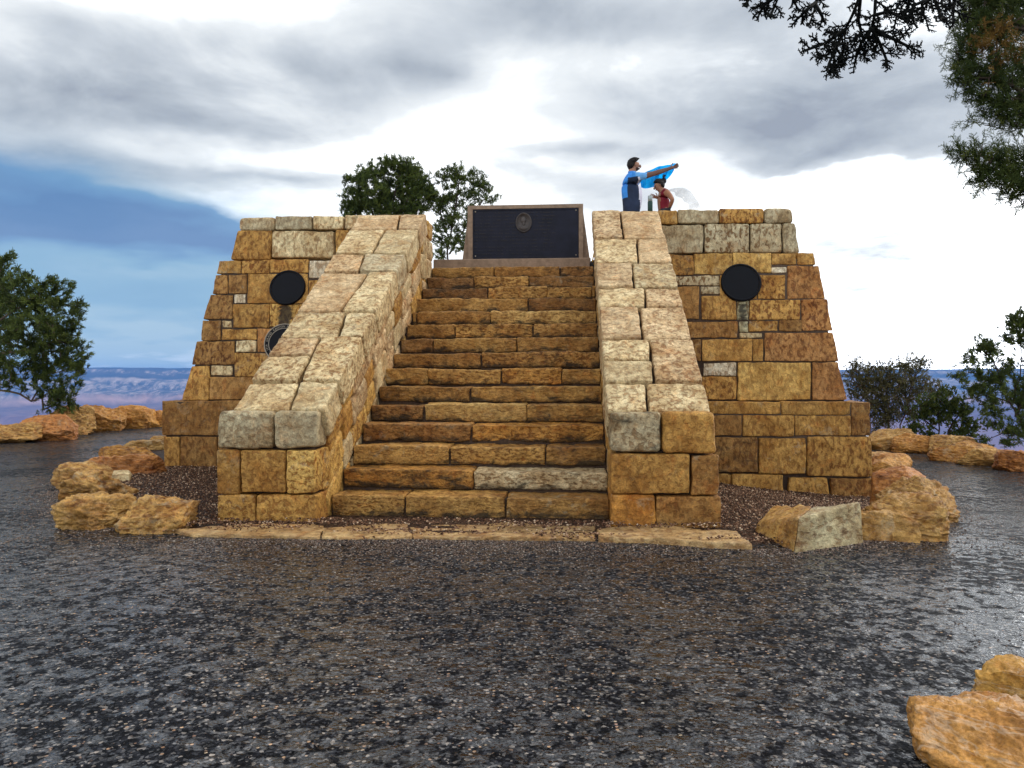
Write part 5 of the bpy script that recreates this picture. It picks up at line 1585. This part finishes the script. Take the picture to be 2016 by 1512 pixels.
# flask on the parapet
bt = empty('flask', W(1280, 414, -.62)); bt.location.z = ZT3 - .012
tag(bt, 'dark green vacuum flask with a grey cap standing on the parapet between the two people', 'flask')
h = float(at(1280, 385.5, bt.location.y)[2] - bt.location.z)
mb = MB(); mb.lathe([(.036, 0), (.041, .004), (.0415, h * .62), (.039, h * .68), (.034, h * .70)], 24); mb.build('bottle', simple('green_enamel', (.022, .055, .045), .35), bt)
mb = MB(); mb.lathe([(.0335, h * .70), (.037, h * .705), (.0375, h * .98), (.033, h)], 24); mb.build('cap', simple('grey_cap', (.30, .34, .34), .35, .3), bt)
# small dark bag with yellow cord by the altar
bg = empty('bag', to_world(hit(1169, 521, 5.62)) * np.array([1, 1, 0]) + np.array([0, 0, ZPL - .004]))
tag(bg, 'small dark bag with a yellow cord at the right end of the altar plinth', 'bag')
zb_ = float(at(1169, 509, bg.location.y)[2] - ZPL)
mb = MB(); ell(mb, (0, 0, .07), (.075, .07, .085), 14); mb.build('bag_body', simple('black_nylon', (.008, .008, .009), .5), bg)
mb = MB(); cy = [np.array((-.03 + .07 * t, -.06 + .02 * math.sin(7 * t), .11 + .19 * math.sin(t * 2.2))) for t in np.linspace(0, 1, 10)]
mb.tube(cy, .012, 7); mb.tube([np.array((.0 + .05 * t, -.075, .06 + .13 * t)) for t in np.linspace(0, 1, 6)], .011, 7)
mb.build('cord', simple('yellow_cord', (.55, .33, .05), .6), bg)

# ================================================================== CANYON
def canyon():
    na, nr = 760, 210
    az = np.radians(np.linspace(-44, 44, na))
    rr = np.concatenate([np.geomspace(60, 3000, 50), np.linspace(3050, 15200, nr - 50)])
    A, R = np.meshgrid(az, rr)
    X = R * np.sin(A); Y = R * np.cos(A)
    p = np.stack([X.ravel(), Y.ravel(), X.ravel() * 0], 1)
    # far wall position wanders with azimuth; spurs come towards the viewer
    wob = fbm(p / 2600, 4, 41).reshape(R.shape); spur = (1 - np.abs(fbm(p / 1500, 4, 51))).reshape(R.shape)
    fine = fbm(p / 420, 4, 61).reshape(R.shape)
    right = sstep(.05, .35, A)
    e = 13300 + 500 * right - R + 900 * wob + 900 * (spur - .7) + 160 * fine        # metres in front of the rim line
    e = -e                                                                             # >0 beyond the rim
    prof_x = np.array([-9e3, -6500, -4300, -3900, -3300, -3150, -2200, -2050, -1500, -1300, -900, -740, -420, -300, 0, 60, 4000])
    prof_z = np.array([-1150, -980, -760, -600, -520, -430, -330, -210, -160, -60, -10, 60, 95, 150, 168, 186, 190])
    Z = np.interp(e, prof_x, prof_z)
    Z += np.where(e < -5000, 120 * (spur - .6) + 40 * fine, 14 * fine) * sstep(0, -800, e)
    Z += np.where(e >= 0, 6 * fine, 0) - 26 * right * sstep(-600, 0, e)
    near = sstep(4200, 60, R)
    Z = Z * (1 - near) + near * (-30 - (R - 60) * .55 + 40 * wob)
    Z = np.minimum(Z, 196)
    V = np.stack([X.ravel(), Y.ravel(), Z.ravel()], 1)
    i = (np.arange(nr - 1)[:, None] * na + np.arange(na - 1)[None]).ravel()
    Fc = np.stack([i, i + 1, i + na + 1, i + na], 1)
    m, N, b, out = new_mat('canyon_rock')
    g = N.n('ShaderNodeNewGeometry'); pos = g.outputs['Position']
    sx = N.n('ShaderNodeSeparateXYZ'); N.l(pos, sx.inputs[0])
    nn = N.n('ShaderNodeSeparateXYZ'); N.l(g.outputs['Normal'], nn.inputs[0])
    warp = N.noise(pos, .0016, 5, .6)
    h = N.math('ADD', sx.outputs[2], N.mr(warp, .3, .7, -45, 45))
    hn = N.mr(h, -900, 200)
    strata = N.ramp(hn, [(0, (.33, .17, .14)), (.14, (.36, .20, .165)), (.28, (.24, .14, .12)), (.40, (.16, .07, .06)), (.50, (.13, .065, .05)), (.57, (.50, .30, .22)), (.66, (.10, .065, .045)), (.74, (.07, .055, .04)), (.80, (.55, .42, .33)), (.83, (.06, .05, .04)), (.92, (.12, .09, .065)), (.965, (.07, .06, .045)), (1, (.03, .034, .022))])
    slope = N.mr(nn.outputs[2], .72, .95)
    veg = N.noise(pos, .006, 5, .65)
    c = N.mix(N.math('MULTIPLY', slope, N.mr(veg, .42, .58, .1, .9)), strata, N.mix(N.mr(h, -480, -200), (.30, .16, .125), (.045, .042, .026)))
    sc2 = N.vmath('MULTIPLY', pos, (2.0, .5, 1.3))
    pale = N.noise(sc2, .0060, 6, .75)
    band = N.math('MAXIMUM', N.math('MULTIPLY', N.mr(h, 70, 95), N.mr(h, 125, 155, 1, 0)), N.math('MULTIPLY', N.mr(h, -260, -200), N.mr(h, -60, -20, 1, 0)))
    c = N.mix(N.math('MULTIPLY', N.math('MULTIPLY', N.mr(pale, .46, .64), .5), band), c, (.95, .74, .60))
    N.l(c, b.inputs['Base Color']); b.inputs['Roughness'].default_value = .95; b.inputs['Specular IOR Level'].default_value = .1
    o = mesh_obj('canyon', V, Fc, m); tag(o, kind='structure')
canyon()

def haze_box():
    mb = MB(); mb.box(-11500, 11500, -70, 15600, -1420, 205)
    m = bpy.data.materials.new('haze'); m.use_nodes = True; nt = m.node_tree; nt.nodes.clear()
    out = nt.nodes.new('ShaderNodeOutputMaterial'); v = nt.nodes.new('ShaderNodeVolumePrincipled')
    v.inputs['Color'].default_value = (*HAZE_COL, 1); v.inputs['Density'].default_value = HAZE_D
    v.inputs['Anisotropy'].default_value = 0.0
    nt.links.new(v.outputs[0], out.inputs['Volume'])
    o = mb.build('haze', m, smooth=False); tag(o, kind='stuff')
HAZE_COL = (.13, .38, .94); HAZE_D = 5.8e-5
haze_box()

# ================================================================== SKY, SUN
SUN_EL, SUN_AZ = math.radians(48), math.radians(72)        # azimuth measured from +Y (view axis) towards +X
sd = Vector((math.sin(SUN_AZ) * math.cos(SUN_EL), math.cos(SUN_AZ) * math.cos(SUN_EL), math.sin(SUN_EL)))
def sky():
    w = bpy.data.worlds.new('World'); SC.world = w; w.use_nodes = True
    nt = w.node_tree; nt.nodes.clear(); N = NT(nt)
    out = N.n('ShaderNodeOutputWorld')
    st_ = N.n('ShaderNodeTexSky'); st_.sky_type = 'NISHITA'; st_.sun_disc = False
    st_.sun_elevation = SUN_EL; st_.sun_rotation = SUN_AZ
    bg1 = N.n('ShaderNodeBackground'); N.l(st_.outputs[0], bg1.inputs[0]); bg1.inputs[1].default_value = .10
    d = N.n('ShaderNodeTexCoord').outputs['Generated']
    s = N.n('ShaderNodeSeparateXYZ'); N.l(d, s.inputs[0])
    x, y, z = s.outputs
    az = N.math('ARCTAN2', x, y)
    el = N.math('ARCSINE', z)
    # cloud-layer coordinates: flattened towards the horizon
    zz = N.math('ADD', N.math('MAXIMUM', z, 0.0), .16)
    cx, cy = N.math('DIVIDE', x, zz), N.math('DIVIDE', y, zz)
    cv = N.n('ShaderNodeCombineXYZ'); N.l(cx, cv.inputs[0]); N.l(cy, cv.inputs[1])
    cl = cv.outputs[0]
    n1 = N.noise(cl, 1.15, 6, .55, .5); n2 = N.noise(N.vmath('ADD', cl, (3.1, 7.7, 0)), 2.6, 6, .6, .3)
    ws = N.noise(cl, 1.8, 4, .5, 0, 1)                       # warp
    wsp = N.n('ShaderNodeSeparateColor'); N.l(ws, wsp.inputs[0])
    azw = N.math('ADD', az, N.math('MULTIPLY', N.math('SUBTRACT', wsp.outputs[0], .5), .22))
    elw = N.math('ADD', el, N.math('MULTIPLY', N.math('SUBTRACT', wsp.outputs[1], .5), .10))
    def blobs(lst):
        tot = None
        for (px, py, sx, sy, a, *rot) in lst:
            v = ray(px, py); a0 = math.atan2(v[0], v[1]); e0 = math.atan2(v[2], math.hypot(v[0], v[1]))
            ka = math.cos(a0) ** 1.0
            A = N.math('SUBTRACT', azw, a0); E = N.math('SUBTRACT', elw, e0)
            if rot:
                c, sn = math.cos(math.radians(rot[0])), math.sin(math.radians(rot[0]))
                A, E = N.math('ADD', N.math('MULTIPLY', A, c), N.math('MULTIPLY', E, sn)), N.math('SUBTRACT', N.math('MULTIPLY', E, c), N.math('MULTIPLY', A, sn))
            A = N.math('DIVIDE', A, sx / F * ka); E = N.math('DIVIDE', E, sy / F)
            q = N.math('ADD', N.math('MULTIPLY', A, A), N.math('MULTIPLY', E, E))
            g = N.math('MULTIPLY', N.math('EXPONENT', N.math('MULTIPLY', q, -1.0)), a)
            tot = g if tot is None else N.math('ADD', tot, g)
        return tot
    gray = blobs([(60, 130, 330, 55, .6), (420, 160, 330, 44, .6), (640, 95, 240, 50, .45), (820, 90, 110, 40, .4), (40, 215, 260, 40, .45), (480, 240, 190, 26, .55), (60, 310, 260, 50, .55), (60, 370, 240, 40, .35),
                  (330, 330, 200, 22, .3), (1250, 25, 420, 45, .5), (1650, 70, 330, 90, .45), (1330, 165, 210, 55, .4), (1480, 235, 290, 55, .75), (1620, 165, 170, 60, .4), (1160, 318, 160, 18, .4), (1640, 292, 170, 24, .5),
                  (1780, 565, 170, 34, .13), (1100, 360, 200, 20, .2), (1640, 425, 320, 60, .17), (1830, 520, 260, 60, .19), (1300, 385, 220, 24, .2), (1900, 660, 220, 40, .12), (520, 330, 120, 14, .3), (1900, 180, 160, 110, .35), (250, 60, 500, 30, .25), (1000, 10, 200, 40, .35)])
    blue = blobs([(-20, 370, 300, 60, .22), (220, 395, 220, 40, .25), (-100, 470, 260, 60, .9), (180, 440, 330, 42, .8, -6), (420, 470, 260, 34, .7, -3), (60, 390, 220, 50, .5), (200, 600, 420, 170, .95), (-100, 600, 300, 190, .8), (420, 560, 200, 130, .6), (560, 500, 160, 60, .35)])
    deep = blobs([(-100, 440, 280, 62, .75), (160, 425, 320, 52, .7, -6), (430, 470, 260, 42, .65, -3), (250, 530, 300, 22, -.18), (330, 690, 300, 40, -.4), (300, 600, 200, 40, .15), (40, 300, 220, 40, .25)])
    mid = N.math('ADD', N.math('MULTIPLY', N.math('SUBTRACT', n1, .5), 1.5), N.math('MULTIPLY', N.math('SUBTRACT', n2, .5), 1.5))
    # outside the picture the deck is a broken grey-white overcast
    fr = N.math('MULTIPLY', N.mr(y, .35, .75, 0, 1, True), N.mr(el, .55, .85, 1, 0, True))
    gen = N.mr(N.math('ADD', n1, N.math('MULTIPLY', N.math('SUBTRACT', n2, .5), .4)), .40, .66, .1, .8)
    g2 = N.math('MULTIPLY', gray, N.math('ADD', 1.0, mid), clamp=False)
    g2 = N.math('ADD', g2, N.math('MULTIPLY', mid, .20), clamp=True)
    gf = N.math('ADD', N.math('MULTIPLY', g2, fr), N.math('MULTIPLY', gen, N.math('SUBTRACT', 1.0, fr)), clamp=True)
    c = N.ramp(gf, [(0, (1.5, 1.53, 1.55)), (.20, (.93, .97, .99)), (.45, (.66, .71, .76)), (.75, (.47, .52, .58)), (1.0, (.36, .40, .47))])
    b2 = N.math('MULTIPLY', N.math('MULTIPLY', blue, N.math('ADD', 1.0, N.math('MULTIPLY', mid, .5))), fr, clamp=True)
    d2 = N.math('ADD', N.math('MULTIPLY', deep, N.math('ADD', 1.0, N.math('MULTIPLY', mid, .35))), .14, clamp=True)
    bc = N.ramp(d2, [(0, (.40, .585, .73)), (.25, (.25, .46, .66)), (.6, (.16, .335, .585)), (1, (.12, .255, .50))])
    c = N.mix(N.mr(b2, 0.0, 1.05, 0, 1, False), c, bc)
    # thicker light overhead and behind the viewer
    gain = N.math('ADD', N.mr(el, .45, 1.0, 1.0, SKY_TOP, True), N.mr(y, -.8, .2, SKY_BACK, 0, True))
    # the sun stands behind bright cloud low on the right
    hot = N.math('MULTIPLY', N.mr(az, .12, .55, 0, 1, True), N.math('MULTIPLY', N.mr(az, 1.2, 1.9, 1, 0, True), N.mr(el, .15, .55, 1, 0, True)))
    gain = N.math('MULTIPLY', gain, N.math('ADD', 1.0, N.math('MULTIPLY', N.math('MULTIPLY', hot, N.math('SUBTRACT', 1.0, N.math('MULTIPLY', gf, 2.6), clamp=True)), 2.6)))
    bg2 = N.n('ShaderNodeBackground'); N.l(c, bg2.inputs[0]); N.l(gain, bg2.inputs[1])
    mx = N.n('ShaderNodeMixShader'); mx.inputs[0].default_value = .95
    N.l(bg1.outputs[0], mx.inputs[1]); N.l(bg2.outputs[0], mx.inputs[2]); N.l(mx.outputs[0], out.inputs[0])
    w.cycles.sampling_method = 'MANUAL'; w.cycles.sample_map_resolution = 512
SKY_TOP, SKY_BACK = .8, .9
sky()
ld = bpy.data.lights.new('sun', 'SUN'); ld.energy = 1.9; ld.angle = math.radians(14); ld.color = (1, .93, .82)
lo = bpy.data.objects.new('sun', ld); COL.objects.link(lo)
lo.rotation_euler = (-sd).to_track_quat('-Z', 'Y').to_euler(); lo.location = (10, 0, 20)

# ================================================================== CAMERA
cd = bpy.data.cameras.new('camera'); cam = bpy.data.objects.new('camera', cd); COL.objects.link(cam)
cam.location = (0, 0, CH); cam.rotation_euler = (math.pi / 2, 0, 0)
cd.sensor_fit = 'HORIZONTAL'; cd.sensor_width = 36; cd.lens = 36 * F / 2016
cd.shift_y = (HZ - 756) / 2016; cd.clip_start = .05; cd.clip_end = 40000
SC.camera = cam
SC.view_settings.view_transform = 'Standard'; SC.view_settings.look = 'None'; SC.view_settings.exposure = 0; SC.view_settings.gamma = 1
SC.render.resolution_x = 1024; SC.render.resolution_y = 768
SC.cycles.use_denoising = True
SC.cycles.max_bounces = 6; SC.cycles.diffuse_bounces = 3; SC.cycles.glossy_bounces = 3; SC.cycles.transparent_max_bounces = 8; SC.cycles.volume_bounces = 0
SC.cycles.sample_clamp_indirect = 6
